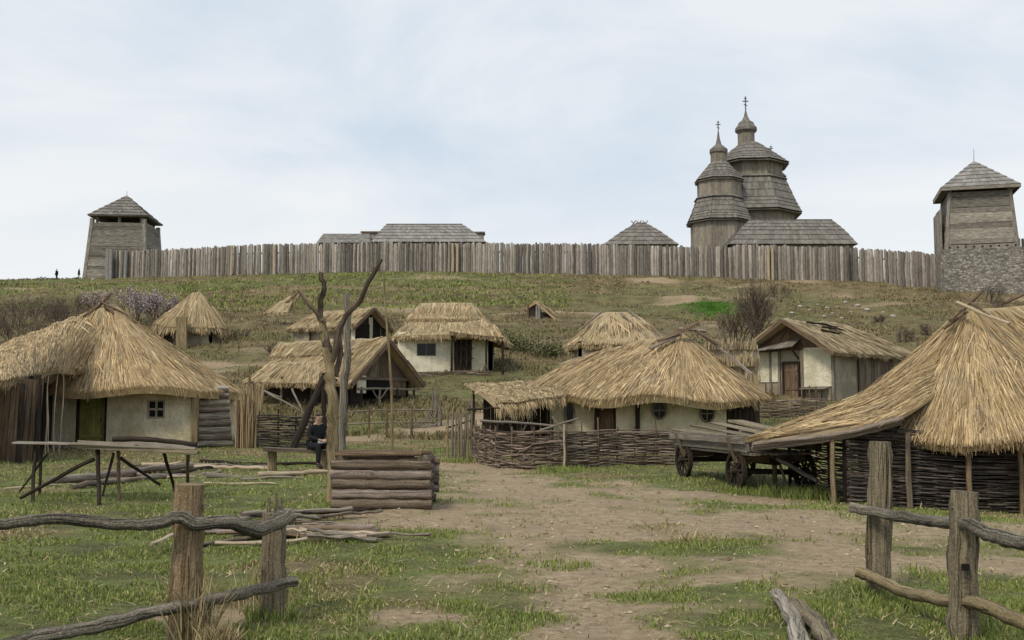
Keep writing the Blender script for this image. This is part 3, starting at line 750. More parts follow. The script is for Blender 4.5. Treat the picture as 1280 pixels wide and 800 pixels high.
palisade('palisade', [(141, 314, 131), (210, 312, 131), (300, 307, 131), (390, 305, 131), (480, 304, 131), (600, 304.5, 131), (720, 305, 131), (800, 307, 131), (862, 308.5, 130.5), (930, 309, 130.5)],
         'long grey log palisade along the hill crest between the left watchtower and the church', 'palisades on the hill crest', pale=((290, 307, 130.7), (344, 306, 130.7), (566, 304, 130.7), (572, 305, 130.7), (158, 313, 130.7)))
palisade('palisade', [(921, 306.5, 128.2), (990, 308, 127.6), (1060, 309, 128)], 'taller log palisade in front of the long shingled roof beside the church', 'palisades on the hill crest', .38, pale=((960, 308, 127.3), (965, 309, 127.4)))
palisade('palisade', [(1060, 311, 129), (1100, 313, 128), (1140, 315, 126), (1172, 319, 123)], 'short curving log palisade running up to the stone footed watchtower', 'palisades on the hill crest', .38)
palisade('palisade', [(1266, 299, 122), (1290, 300, 122), (1340, 302, 122)], 'dark log palisade at the right edge beyond the stone footed watchtower', 'palisades on the hill crest', .45)
# tall pale corner board of the palisade
q = P(136.5, 312, 130); mb = MB(); zg = gz(q[0], q[1]); slab(mb, (q[0]-.42, q[1], zg-.6), (q[0]+.42, q[1], zg-.6), (q[0]-.38, q[1], q[2]), (q[0]+.36, q[1], q[2]), 2, .25, .08, .03, .2)
solo(mb, 'corner_post', M['slate_light'], (q[0], q[1], zg), 'pale bleached corner post at the left end of the long palisade', 'post')

def roof_pyramid(t, cx, cy, hx, hy, rot, ze, za, mat, bw=.4, th=.14, name='roof'):
    mb = MB(); c, s = math.cos(rot), math.sin(rot)
    cs = [A3(cx+x*c-y*s, cy+x*s+y*c, ze) for x, y in ((-hx, -hy), (hx, -hy), (hx, hy), (-hx, hy))]; ap = A3(cx, cy, za)
    for k in range(4):
        a, b = cs[k], cs[(k+1) % 4]; n = max(4, int(np.linalg.norm(b-a)/bw)); e = unit(b-a)*.04; rows(mb, a, b, ap-e, ap+e, n, th*.7, 7)
    # underside boards
    slab(mb, cs[0]+[0, 0, -.02], cs[1]+[0, 0, -.02], cs[3]+[0, 0, -.02], cs[2]+[0, 0, -.02], 12, .08)
    return mb.build(name, mat, t)
def log_tower(t, cx, cy, hb, ht, rot, z0, z1, mat, lh=.36, name='log_wall'):
    c, s = math.cos(rot), math.sin(rot)
    def cor(h): return [A3(cx+(x*c-y*s)*h, cy+(x*s+y*c)*h, 0) for x, y in ((-1, -1), (1, -1), (1, 1), (-1, 1))]
    for k, nm in enumerate(range(4)):
        mb = MB(); m = int((z1-z0)/lh)
        for i in range(m):
            f = (i+.5)/m; h = hb+(ht-hb)*f; q = cor(h); a, b = q[k], q[(k+1) % 4]; z = z0+(i+.5+(.5 if k % 2 else 0)*.0)*lh
            e = unit(b-a)*.18; r = lh*.60*(.92+.12*RNG.random()); oz = lh*.25*(1 if k % 2 else -1)
            
            if lh < .42: log(mb, a-e+[0, 0, z+oz], b+e+[0, 0, z+oz], r, r*.95, 6, 8, .002, .1, .06)
            else: beam(mb, a-e*.6+[0, 0, z+(RNG.random()-.5)*.05], b+e*.6+[0, 0, z+(RNG.random()-.5)*.05], .34+.06*RNG.random(), lh*(.90+.08*RNG.random()), (0, 0, 1), .05)
        mb.build(name, mat, t)
    for k in range(4):
        a, b = cor(hb+.02)[k], cor(ht+.02)[k]; mb = MB(); beam(mb, a+[0, 0, z0-.1], b+[0, 0, z1+.2], .42, .42, (math.sin(rot), math.cos(rot), 0), .05, rot); mb.build('corner_post', mat, t)
# left watchtower
cx, cy = P(157, 300, 136)[:2]; ZL = lambda py: P(155, py, 133)[2]; rot = R(4)
t = thing('watchtower', (cx, cy, gz(cx, cy)), 'log watchtower without stone footing at the left end of the palisade', 'watchtower', 'watchtowers of the fort')
log_tower(t, cx, cy, 3.85, 3.25, rot, gz(cx, cy)-1.2, ZL(279), M['tower'], .44)
log_tower(t, cx, cy, 3.3, 3.27, rot, ZL(281), ZL(276), M['tower'], .3, 'parapet')
for sx in (-1, 0, 1):
    for sy in (-1, 1):
        x, y = sx*2.8, sy*2.8; X_, Y_ = cx+x*math.cos(rot)-y*math.sin(rot), cy+x*math.sin(rot)+y*math.cos(rot)
        mb = MB(); beam(mb, (X_, Y_, ZL(278)), (X_, Y_, ZL(266)), .3, .3); mb.build('gallery_post', M['tower'], t)
mb = MB(); box(mb, cx-2.6, cx+2.6, cy-2.0, cy+2.6, ZL(279)-.3, ZL(279)); mb.build('floor', M['wood_dark'], t)
roof_pyramid(t, cx, cy, 3.75, 3.75, rot, ZL(270.5), ZL(243)+.4, M['shingle'])
stick(t, [(cx, cy, ZL(246)), (cx, cy, ZL(233))], .05, M['metal_cross'], 'finial', .02)
# right watchtower
cx, cy = P(1221, 300, 121)[:2]; ZR = lambda py, D=117: P(1220, py, D)[2]; rot = R(-16)
zg = gz(cx, cy)
t = thing('watchtower', (cx, cy, zg), 'log watchtower on a rubble stone base at the right end of the palisade', 'watchtower', 'watchtowers of the fort')
mb = MB(); c_, s_ = math.cos(rot), math.sin(rot)
def cr(h, z, ox=0): return [A3(cx+ox+(x*c_-y*s_)*h, cy+(x*s_+y*c_)*h, z) for x, y in ((-1, -1), (1, -1), (1, 1), (-1, 1))]
lo, hi = cr(4.45, zg-2.2), cr(4.15, ZR(311))
for k in range(4): slab(mb, lo[k], lo[(k+1) % 4], hi[k], hi[(k+1) % 4], 1, .5)
slab(mb, hi[0], hi[1], hi[3], hi[2], 1, .2); mb.build('stone_base', M['stone'], t)
log_tower(t, cx, cy, 3.65, 3.1, rot, ZR(311), ZR(234.5), M['tower'], .62)
log_tower(t, cx, cy, 3.0, 3.0, rot, ZR(236), ZR(228), M['wood_dark'], .4, 'gallery_wall')
mb = MB()
for k in range(9): 
    p = cr(3.9, ZR(307)); q = p[0]+(p[1]-p[0])*(k+.5)/9; beam(mb, q, q+(p[2]-p[1])*.06-[0, 0, 0], .2, .14)
mb.build('joist', M['wood_dark'], t)['kind'] = 'stuff'
mb = MB(); sd0 = cr(4.1, ZR(310)); f_ = sd0[0]*.7+sd0[3]*.3; hh = A3(0, 0, ZR(255)-ZR(310)); slab(mb, f_, sd0[3], f_+hh, sd0[3]+hh, 9, .25, .1); mb.build('side_stair_wall', M['tower'], t)
roof_pyramid(t, cx, cy, 4.15, 4.15, rot, ZR(232.5), ZR(202, 121), M['slate_light'], .5)
mb = MB(); e0 = cr(4.15, ZR(234)); 
for k in range(4): beam(mb, e0[k], e0[(k+1) % 4], .12, .35)
mb.build('eave_board', M['tower'], t)
stick(t, [(cx, cy, ZR(205, 121)), (cx, cy, ZR(186, 121))], .035, M['metal_cross'], 'finial', .02)

# church -------------------------------------------------
def cross(t, x, y, z0, z1, s=1.0):
    mb = MB(); beam(mb, (x, y, z0), (x, y, z1), .14*s, .14*s, (0, 1, 0)); h = z1-z0
    beam(mb, (x-.42*s, y, z1-h*.28), (x+.42*s, y, z1-h*.28), .12*s, .14*s); beam(mb, (x-.22*s, y, z1-h*.12), (x+.22*s, y, z1-h*.12), .12*s, .1*s)
    beam(mb, (x-.25*s, y, z1-h*.5+.1), (x+.25*s, y, z1-h*.5-.1), .12*s, .1*s)
    mb.build('cross', M['metal_cross'], t)
def onion(mb, x, y, prof, n=12):
    for (r0, z0), (r1, z1) in zip(prof[:-1], prof[1:]): drum(mb, x, y, r0, z0, max(r1, .02), z1, n, .1, .5, .06, .0)
cx, cy = P(940, 300, 165)[:2]; ZM = lambda py: P(940, py, 165)[2]; zg = gz(cx, cy)
t = thing('church', (cx, cy, zg), 'tiered grey wooden church with small onion domes and crosses above the palisade', 'church')
rm = .30
def tier(px, D, r, pya, pyb, r2=None):
    x, y = P(px, 300, D)[:2]; mb = MB(); drum(mb, x, y, r, P(px, pyb, D)[2] if pyb else gz(x, y)-.5, r2 or r, P(px, pya, D)[2], 8, rm, .45, .15, .05); mb.build('drum', M['church'], t)
def skirt(px, D, re, rt, pye, pyt, name='tier_roof', ce=0.0):
    x, y = P(px, 300, D)[:2]; mb = MB(); ze, zt = P(px, pye, D)[2], P(px, pyt, D)[2]
    mids = [(re, ze), (re*.62+rt*.38, ze+(zt-ze)*(.34+ce)), (rt, zt)]
    for (a, b), (c, d) in zip(mids[:-1], mids[1:]): drum_rows(mb, x, y, a, b, c, d, 8, rm, .38, .1, 3)
    drum(mb, x, y, re+.04, ze-.22, re-1.3, ze-.12, 8, rm, 1.5, .1, 0)
    if name == 'tier_roof': drum(mb, x, y, rt+.42, zt-.15, rt-.1, zt+.25, 8, rm, .4, .12, 0)
    mb.build(name, M['shingle'], t)
tier(942, 166, 6.5, 252, None); skirt(942, 166, 7.75, 5.2, 270, 227); tier(940, 166, 5.0, 203, 230); skirt(939, 166, 6.3, 1.3, 208, 179, 'upper_roof', .05)
tier(935, 166, 1.3, 162, 182); mb = MB(); x, y = P(935, 300, 166)[:2]; zz = lambda py: P(935, py, 166)[2]
onion(mb, x, y, [(1.3, zz(167)), (1.75, zz(164)), (1.75, zz(161)), (1.35, zz(157)), (1.2, zz(154)), (.65, zz(151)), (.3, zz(146)), (.1, zz(139))]); mb.build('onion_dome', M['shingle'], t); cross(t, x, y, zz(142), zz(120.5), 1.1)
rm = .35
tier(899, 160, 4.45, 268, None); skirt(899, 160, 5.15, 3.5, 279, 249); tier(900, 160, 3.4, 222, 252); skirt(900, 160, 3.85, 1.2, 227, 203, 'upper_roof', .05)
tier(900, 160, 1.2, 189, 207); mb = MB(); x, y = P(900, 300, 160)[:2]; zz = lambda py: P(900, py, 160)[2]
onion(mb, x, y, [(1.2, zz(193)), (1.4, zz(191)), (1.4, zz(187.5)), (1.0, zz(184.5)), (.45, zz(181)), (.2, zz(173)), (.08, zz(165))]); mb.build('onion_dome', M['shingle'], t); cross(t, x, y, zz(168), zz(151), .9)
rm = .25
tier(962, 173, 4.0, 258, None); skirt(962, 173, 4.8, 2.6, 268, 240); tier(962, 173, 2.5, 219, 242); skirt(962, 173, 3.0, 1.0, 223, 205, 'upper_roof'); 
x, y = P(966, 300, 173)[:2]; zz = lambda py: P(966, py, 173)[2]; mb = MB(); onion(mb, x, y, [(.5, zz(206)), (.55, zz(200)), (.3, zz(196)), (.1, zz(191))]); mb.build('onion_dome', M['shingle'], t); cross(t, x, y, zz(194), zz(182), .9)

def hip_building(name, px0, px1, pye, pyr, D, dep, rx0, rx1, wmat, rmat, label, cat, sag=0, bw=.5, wallin=.5, grp=None):
    a, b = P(px0, pye, D), P(px1, pye, D); r0, r1 = P(rx0, pyr, D+dep/2), P(rx1, pyr, D+dep/2)
    cx, cy = (a[0]+b[0])/2, D+dep/2; zg = gz(cx, cy)
    t = thing(name, (cx, cy, zg), label, cat, grp); ze = a[2]
    cs = [A3(a[0], D, ze), A3(b[0], D, ze), A3(b[0], D+dep, ze), A3(a[0], D+dep, ze)]
    mb = MB(); nb = int((b[0]-a[0])/bw)
    mid = lambda p, q, f=.5: p*(1-f)+q*f
    up = A3(0, 0, sag)
    for (p0, p1, q0, q1) in ((cs[0], cs[1], r0, r1), (cs[2], cs[3], r1, r0), (cs[1], cs[2], r1, r1+[0, .05, 0]), (cs[3], cs[0], r0+[0, .05, 0], r0)):
        m0, m1 = mid(p0, q0)+up, mid(p1, q1)+up
        rows(mb, p0, p1, m0, m1, max(4, nb), .1, 3); rows(mb, m0, m1, q0, q1, max(4, nb), .1, 3)
    beam(mb, r0+[0, 0, .08], r1+[0, 0, .08], .3, .14); mb.build('roof', rmat, t)
    mb = MB(); wi = wallin
    W = [c+A3(sx*wi, sy*wi, 0) for c, (sx, sy) in zip(cs, ((1, 1), (-1, 1), (-1, -1), (1, -1)))]
    for k in range(4):
        p, q = W[k].copy(), W[(k+1) % 4].copy(); slab(mb, (*p[:2], zg-.6), (*q[:2], zg-.6), p+[0, 0, .05], q+[0, 0, .05], max(5, int(np.linalg.norm(q-p)/.6)), .15, .04)
    mb.build('wall', wmat, t); return t
hip_building('gallery_building', 912, 1072, 305.5, 275.5, 139, 8, 937, 1040, M['church'], M['shingle'], 'long low building with dark shingled hipped roof right of the church', 'building', .25)
t = hip_building('barn', 464, 607, 303, 281, 146, 9, 483, 578, M['church'], M['slate_light'], 'large barn with pale grey hipped roof behind the middle of the palisade', 'barn', .1)
t = hip_building('shed', 396, 462, 304, 293.5, 149, 8, 404, 462, M['church'], M['slate_light'], 'low shed with pale grey roof adjoining the left side of the barn', 'shed', .0)
for px0, px1, py, lb in ((450, 473, 290.5, 'dark ridge cover left of the pale barn roof behind palisade'), (588, 606, 291, 'dark ridge cover right of the pale barn roof behind palisade')):
    a, b = P(px0, py, 156), P(px1, py, 156); zg = gz((a[0]+b[0])/2, 157)
    tt = thing('lean_to', ((a[0]+b[0])/2, 157, zg), lb, 'lean-to')
    mb = MB(); slab(mb, a, b, a+[0, 1.2, .35], b+[0, 1.2, .35], 6, .1); slab(mb, a+[0, 2.4, 0], b+[0, 2.4, 0], a+[0, 1.2, .35], b+[0, 1.2, .35], 6, .1); mb.build('roof', M['wood_brown'], tt)
    mb = MB(); slab(mb, (a[0]+.2, 156.3, zg), (b[0]-.2, 156.3, zg), a+[.2, .3, 0], b+[-.2, .3, 0], 8, .1); slab(mb, (a[0]+.2, 158.1, zg), (b[0]-.2, 158.1, zg), a+[.2, 2.1, 0], b+[-.2, 2.1, 0], 8, .1); mb.build('wall', M['church'], tt)
t = hip_building('hut', 755, 848, 306, 279.5, 142, 9, 795, 808, M['church'], M['shingle'], 'squat hut with dark pyramid roof and crossed ridge sticks behind palisade', 'hut', .15)
p = P(800, 280, 146.5)
for dx in (-.9, -.1, .8): stick(t, [(p[0]+dx-.3, 146.3, p[2]-.3), (p[0]+dx+.35, 146.7, p[2]+.55)], .09, M['wood_grey'], 'ridge_stick'); stick(t, [(p[0]+dx+.3, 146.3, p[2]-.3), (p[0]+dx-.35, 146.7, p[2]+.5)], .09, M['wood_grey'], 'ridge_stick')

# ================================================================ THATCHED HUTS
def gable_house(t, Gp, a, Ln, half, ze, wallmat, th_mat, zf, wi=.5, over=.5, thk=.2, tiers=0, w=.05, ln=.8, cover=2.4, hip_back=1.6, openings_front=(), gable_boards=True, gmat=None, bh=None, side_mat=None):
    """Gp ridge point over the front gable, a unit direction of the ridge going back"""
    Gp = np.asarray(Gp, float); a = unit(A3(a[0], a[1], 0)); p = A3(-a[1], a[0], 0)   # p: left of ridge direction
    B = Gp+a*Ln; Be = B-a*hip_back
    f0 = Gp-a*over*.2
    for s, nm in ((1, 'thatch'), (-1, 'thatch')):
        e0 = Gp+p*s*half; e0[2] = ze; e1 = B+p*s*half; e1[2] = ze
        tl, tr, bl, br = (f0, Be, e0-a*over*.2, e1)
        if s == 1: tl, tr, bl, br = tr, tl, br, bl
        thatch('thatch_slope', quadS(tl, tr, bl, br, .08), th_mat, t, nu=40, nv=14, th=thk, w=w, ln=ln, cover=cover, tiers=tiers)
    e0 = B-p*half; e1 = B+p*half; e0[2] = e1[2] = ze
    thatch('thatch_hip', quadS(Be-p*.05, Be+p*.05, e0, e1, .08), th_mat, t, nu=24, nv=14, th=thk, w=w, ln=ln, cover=cover)
    # walls
    hw = half-wi; c0 = Gp+a*over; c1 = B-a*wi
    zt = ze+wi*(Gp[2]-ze)/half-.16
    q = [c0-p*hw, c1-p*hw, c1+p*hw, c0+p*hw]
    mb = MB()
    wall(mb, q[0], q[1], zf-.6, zt, .2); wall(mb, q[1], q[2], zf-.6, zt, .2); wall(mb, q[2], q[3], zf-.6, zt, .2)
    mb.build('side_wall', side_mat or wallmat, t)
    mb = MB(); wall(mb, q[3], q[0], zf-.6, zt, .2, openings_front); mb.build('front_wall', wallmat, t)
    mb = MB(); ap = c0.copy(); ap[2] = Gp[2]-thk-.05
    slab(mb, (*(q[3]-a*.02)[:2], zt+.01), (*(q[0]-a*.02)[:2], zt+.01), ap+p*.05, ap-p*.05, 16, .06, .03, .05)
    mb.build('gable_boards', gmat or M['wood_dark'], t)
    mb = MB()
    for s in (1, -1):
        e = Gp+p*s*half; e[2] = ze; beam(mb, f0-a*.05+[0, 0, -.12], e-a*over*.2-a*.05+[0, 0, -.14], .07, .2, (0, 0, 1), .02)
    mb.build('barge_board', M['wood_brown'], t)
    return dict(a=a, p=p, q=q, c0=c0, hw=hw, zt=zt)
def cap(t, Sf, mat, w, ln, cover=2.4, th=.16, **k): return thatch('ridge_thatch', Sf, mat, t, th=th, w=w, ln=ln, cover=cover, **k)

# ---- left hut
fz = gz(-14.6, 39); HG = 'thatched huts of the village'
t = thing('thatched_hut', (-14.6, 41.5, fz), 'large golden thatched hut with green door and small four-pane window at left', 'hut', HG)
zv = lambda ex, ey: .10*np.sin(ex*1.3)+.08
R0, R1 = P(138, 381, 41.3), P(120, 392, 43.5)
SL = hipS((-14.75, 41.9), 3.75, 3.9, 0, 2.12, R0, R1, 2.7, -.05, zv)
thatch('thatch_roof', SL, M['thatch'], t, closed=True, nu=110, nv=26, w=.023, ln=.6, cover=2.3, rut=.08, th=.26, rag=.26)
mb = MB(); x0, x1, y0 = P(66, 500, 39.2)[0], P(243, 500, 39.2)[0], 39.2
dx0, dx1 = P(95, 500, y0)[0]-x0, P(134, 500, y0)[0]-x0; wx = P(195, 500, y0)[0]-x0
wall(mb, (x0, y0), (x1, y0), fz-.5, 2.42, .3, [(dx0, dx1, fz-.0, fz+2.12), (wx-.34, wx+.34, P(195, 523.5, y0)[2], P(195, 500, y0)[2])]); mb.build('front_wall', M['plaster'], t)
mb = MB(); wall(mb, (x1, y0), (x1+.1, 44.8), fz-.5, 2.4, .3); wall(mb, (x1, 45.1), (x0, 45.1), fz-.5, 2.4, .3); wall(mb, (x0, 44.9), (x0, y0+.3), fz-.5, 2.4, .3); mb.build('side_wall', M['plaster'], t)
door_at(t, (x0+(dx0+dx1)/2, y0+.12, fz), (1, 0, 0), dx1-dx0-.2, 1.95, M['door_green'], 5)
wc = P(195, 511.5, y0); pn = window_at(t, (wc[0], y0+.05, wc[2]), (1, 0, 0), .64, .68, M['plaster_grey'], (1, 1), .11)
mb = MB(); beam(mb, (x1+.03, y0-.06, fz-.3), (x1+.05, y0-.06, 2.3), .26, .16, (0, 1, 0), .03); tag(mb.build('corner_post', M['bark'], t), 'mossy corner post')
mb = MB(); box(mb, x0+.2, x1-.1, y0-.16, y0-.02, fz-.3, fz+.16); mb.build('footing', M['stone'], t)
ap = P(130, 382, 41.2)
for (dx, dz, ex, ez, r) in ((-.5, -.5, .35, .45, .05), (.5, -.45, -.3, .42, .05), (-.2, -.6, -.45, .3, .045), (.15, -.2, 1.3, -.75, .05), (-.1, .1, 1.0, -.45, .05), (-.8, -.65, .1, .1, .045), (-.3, -.9, .55, -.75, .05), (.2, -.5, .1, .3, .04)):
    stick(t, [ap+[dx, -.25-abs(dx)*.1, dz+.1], ap+[ex, -.1, ez+.05]], r, M['wood_brown'], 'ridge_stick')
cap(t, hipS((ap[0]+.05, 41.6), 1.25, 1.1, 0, ap[2]-1.0, ap+[-.15, 0, .12], ap+[.15, .5, .1], 2.2, .02), M['thatch'], .024, .5, closed=True, nu=40, nv=8, rag=.6, mess=.3)
# wing to the left
W1 = [P(152, 388, 42.4), P(104, 393, 41.8), P(58, 408, 40.4), P(0, 432, 38.6), P(-110, 474, 36)]
W0 = [P(104, 462, 38.9), P(70, 459, 35.5), P(40, 466, 32), P(0, 475, 28.6), P(-110, 490, 26.5)]
c1, c0_ = smoothline(W1, 40), smoothline(W0, 40); g40 = np.linspace(0, 1, 40)
def SW(u, v):
    u = 1-np.asarray(u, float); v = np.asarray(v, float)[:, None]
    T = np.stack([np.interp(u, g40, c1[:, k]) for k in range(3)], -1); B = np.stack([np.interp(u, g40, c0_[:, k]) for k in range(3)], -1)
    p = T*(1-v)+B*v; p[:, 2] += .15*np.sin(np.pi*v[:, 0]); return p
thatch('wing_thatch', SW, M['thatch'], t, nu=60, nv=24, w=.023, ln=.6, cover=2.3, rut=.08, rag=.25)
mb = MB(); pa, pb = P(-70, 560, 28.6), P(46, 560, 30.2); za = gz(pa[0], pa[1])
slab(mb, (pa[0], pa[1], za-.3), (pb[0], pb[1], za-.3), (pa[0], pa[1]+.1, 2.15), (pb[0], pb[1]+.3, 2.4), 17, .06, .06, .09, .1); mb.build('plank_wall', M['wood_brown'], t)
mb = MB(); pc = P(60, 560, 35.5); pd = A3(x0-.02, 39.3, 0); slab(mb, (pb[0], pb[1]+.1, za-.3), (pc[0]-1.2, pc[1], za-.3), (pb[0], pb[1]+.1, 2.5), (pc[0]-1.2, pc[1], 2.5), 16, .06, .05, .1); slab(mb, (pc[0]-1.2, pc[1], za-.3), (x0-.05, 39.4, za-.3), (pc[0]-1.2, pc[1], 2.5), (x0-.05, 39.4, 2.4), 10, .06, .05, .05); mb.build('porch_wall', M['wood_dark'], t)
for px, pt, D in ((60, 462, 35.0), (67, 455, 36), (56, 470, 34.5), (73, 462, 36.5)):
    a = P(px, 566, D); b = P(px+(RNG.random()-.3)*14, pt, D+.2); a[2] = gz(a[0], a[1])-.1; stick(t, [a, b], .035, M['cut'], 'birch_pole', .022)
for px in (24, 46): 
    a = P(px, 580, 29.2 if px < 30 else 30); post(t, a[0], a[1], 2.2, .09, M['wood_dark'])

# ---- central hut
fz = gz(4.5, 35); t = thing('thatched_hut', (4.6, 37, fz), 'broad golden thatched hut with oval windows behind the wattle fence in the centre', 'hut', HG)
R0, R1 = P(852, 416, 36.6), P(765, 434, 38.3)
SC = hipS((4.75, 36.9), 4.05, 3.5, R(2), 1.87, R0, R1, 2.5, .0, lambda ex, ey: .10*np.sin(ex*1.7)+.22*sstep(3.2, .8, ex)-.10*sstep(5, 8.6, ex))
thatch('thatch_roof', SC, M['thatch'], t, closed=True, nu=120, nv=26, w=.022, ln=.6, cover=2.3, rut=.08, rag=.24, th=.26)
# upper layer over the left half
cap(t, quadS(P(745, 440, 37.9), P(852, 416, 36.7)-[0, 0, .1], P(655, 487, 34.6), P(775, 482, 34.6)-[0, 0, .1], .1), M['thatch'], .022, .6, nu=40, nv=18, rut=.08)
y0 = 34.6; x0, x1 = P(690, 520, y0)[0], P(908, 520, y0)[0]; X = lambda px: P(px, 520, y0)[0]-x0
mb = MB(); ops = [(X(747), X(770), fz-.1, fz+1.85)]
wall(mb, (x0, y0), (x1, y0), fz-.5, 2.05, .3, ops); mb.build('front_wall', M['plaster'], t)
mb = MB(); wall(mb, (x1, y0), (x1+.2, 39.3), fz-.5, 2.0, .3); wall(mb, (x1, 39.5), (x0, 39.5), fz-.5, 2.0, .3); wall(mb, (x0, 39.3), (x0, y0+.3), fz-.5, 2.0, .3); mb.build('side_wall', M['plaster'], t)
door_at(t, (x0+X(758.5), y0+.14, fz), (1, 0, 0), .5, 1.75, M['wood_brown'], 3)
mb = MB(); beam(mb, P(745, 545, y0-.1), P(746, 492, y0-.1), .12, .1, (0, 1, 0)); beam(mb, P(797, 548, y0-.12), P(797, 492, y0-.12), .14, .12, (0, 1, 0)); mb.build('wall_post', M['wood_dark'], t)
for px, py, wd, ht in ((712, 517, .30, .66), (824, 513, .46, .58), (884, 517, .46, .56)):
    c = P(px, py, y0-.03); window_at(t, c, (1, 0, 0), wd, ht, M['wood_grey'], (1, 1) if wd > .4 else (0, 0), .07, oval=True)
for px in (925, 948): a = P(px, 540, 34.6); post(t, a[0], a[1], 1.7, .06, M['wood_dark'])
mb = MB(); a, b = P(908, 523, 36), P(955, 523, 37); slab(mb, (a[0], a[1], fz-.3), (b[0]-.3, b[1], fz-.3), (a[0], a[1], 1.7), (b[0]-.3, b[1], 1.6), 9, .06, .04, .08); mb.build('porch_wall', M['wood_dark'], t)
rp = P(852, 411, 36.3)
for (a, b) in ((P(835, 422, 35.9), P(874, 405, 36.1)), (P(822, 428, 35.8), P(868, 411, 36.0)), (P(862, 408, 36.4), P(905, 441, 36)), (P(868, 414, 36.2), P(898, 432, 36.0)), (P(850, 412, 36), P(882, 416, 36.6)), (P(812, 437, 35.6), P(850, 420, 36.0)), (P(905, 440, 36), P(940, 470, 35.4))):
    mb = MB(); beam(mb, a+[0, 0, .04], b+[0, 0, .06], .11, .04, (0, -.7, 1), .03); mb.build('ridge_board', M['purplewood'] if RNG.random() < .5 else M['wood_brown'], t)
# low reed annex to its left
t2 = thing('reed_shed', (P(635, 520, 34.5)[0], 34.5, gz(-.1, 34.5)), 'open reed roofed shed leaning on the left end of the central hut', 'shed')
thatch('thatch_slope', quadS(P(580, 477, 37.5), P(690, 478, 36.5), P(620, 506, 32.6), P(705, 492, 33.5), .05), M['thatch_far'], t2, nu=36, nv=14, w=.024, ln=.5, cover=3.2, mess=.3, th=.1, rag=.6)
for px, py, D in ((622, 505, 33), (655, 500, 33.2), (684, 498, 33.6), (592, 482, 37), (640, 480, 37)):
    a = P(px, py, D); post(t2, a[0], a[1], a[2]-gz(a[0], a[1])-.05, .05, M['wood_dark'])
mb = MB(); a, b = P(604, 500, 37.2), P(690, 500, 36.6); slab(mb, (a[0], a[1], .0), (b[0], b[1], .0), (a[0], a[1], 2.2), (b[0], b[1], 2.1), 18, .06, .06, .12, .1); mb.build('back_wall', M['wood_dark'], t2)
for pts in ((( 618, 540, 33.4), (640, 498, 33.8)), ((640, 542, 33.2), (632, 505, 33.4)), ((628, 530, 33.4), (648, 512, 33.2)), ((650, 545, 33), (672, 500, 33.6)), ((665, 540, 33.6), (660, 502, 33.6))):
    stick(t2, [P(*pts[0]), P(*pts[1])], .03, M['wood_grey'], 'brace_stick')

# ---- right hut
fz = gz(9.7, 20); t = thing('thatched_hut', (9.9, 22, fz), 'nearest thatched hut with wattle walls and crossed poles on its peak at right', 'hut', HG)
R0, R1 = P(1212, 388, 21.9), P(1330, 380, 23.2)
SR = hipS((10.6, 22.5), 3.75, 3.5, R(4), 1.06, R0, R1, 2.5, -.08, lambda ex, ey: .07*np.sin(ex*2.1))
thatch('thatch_roof', SR, M['thatch'], t, closed=True, nu=140, nv=30, w=.015, ln=.5, cover=2.5, rut=.06, rag=.24, th=.22, mess=.14)
front = [P(1178, 488, 20.8), P(1118, 524, 19.6), P(1050, 537, 19.9), P(945, 551, 20.4)]
back = [P(1232, 402, 23.4), P(1196, 402, 22.9), P(1130, 456, 23.0), P(1072, 492, 23.4), P(950, 541, 24.0)]
SLT = loftS(front, back)
thatch('lean_to_thatch', SLT, M['thatch'], t, nu=46, nv=34, w=.015, ln=.45, cover=2.5, rut=.05, rag=.15, th=.05, mess=.16)
e = [P(1128, 521, 19.4), P(1090, 531, 19.5), P(1050, 540, 19.7), P(1000, 547, 20.0), P(940, 553.5, 20.2)]
for k in range(3): stick(t, [c+[0, (k-1)*.05, -.02-.05*k] for c in e], .05-.008*k, M['purplewood'], 'eave_pole', .035, 14, .02)
for px, pyb, pt, D, mt in ((967, 614, 549, 22.8, 'wood_mid'), (1040, 640, 541, 19.8, 'post'), (1075, 640, 545, 20.6, 'wood_dark'), (1135, 640, 540, 19.75, 'wood_mid'), (1210, 640, 540, 19.6, 'post'), (1274, 640, 540, 19.6, 'post'), (1056, 640, 548, 20.3, 'wood_dark')):
    a = P(px, pt, D); post(t, a[0], a[1], a[2]-gz(a[0], a[1]), .055, M[mt])
a = P(985, 612, 22.6); b = P(968, 556, 22.9); stick(t, [(a[0], a[1], gz(a[0], a[1])), b], .035, M['wood_grey'], 'brace')
pth = [(P(1062, 600, 20.0)[0], 20.0), (P(1140, 600, 19.95)[0], 19.95), (P(1210, 600, 19.8)[0], 19.8), (P(1290, 600, 19.8)[0], 19.8), (13.2, 20.4)]
pth = [(x, y, gz(x, y)) for x, y in pth]
mb = MB(); wattle(mb, pth, 1.5, .038, .02, .32, .035); mb.build('wattle_wall', M['twig_dark'], t)
pth2 = [(6.55, 20.2), (6.5, 22), (6.6, 25)]; pth2 = [(x, y, gz(x, y)) for x, y in pth2]
mb = MB(); wattle(mb, pth2, 1.45, .05, .02, .32, .03); mb.build('wattle_wall', M['twig_dark'], t)
mb = MB(); box(mb, 6.75, 13.4, 20.35, 20.45, fz-.3, 1.3); mb.build('painted_dark_backing', M['shade_eye_black'], t)  # unlit inside of the hut painted as a near-black sheet behind the rods
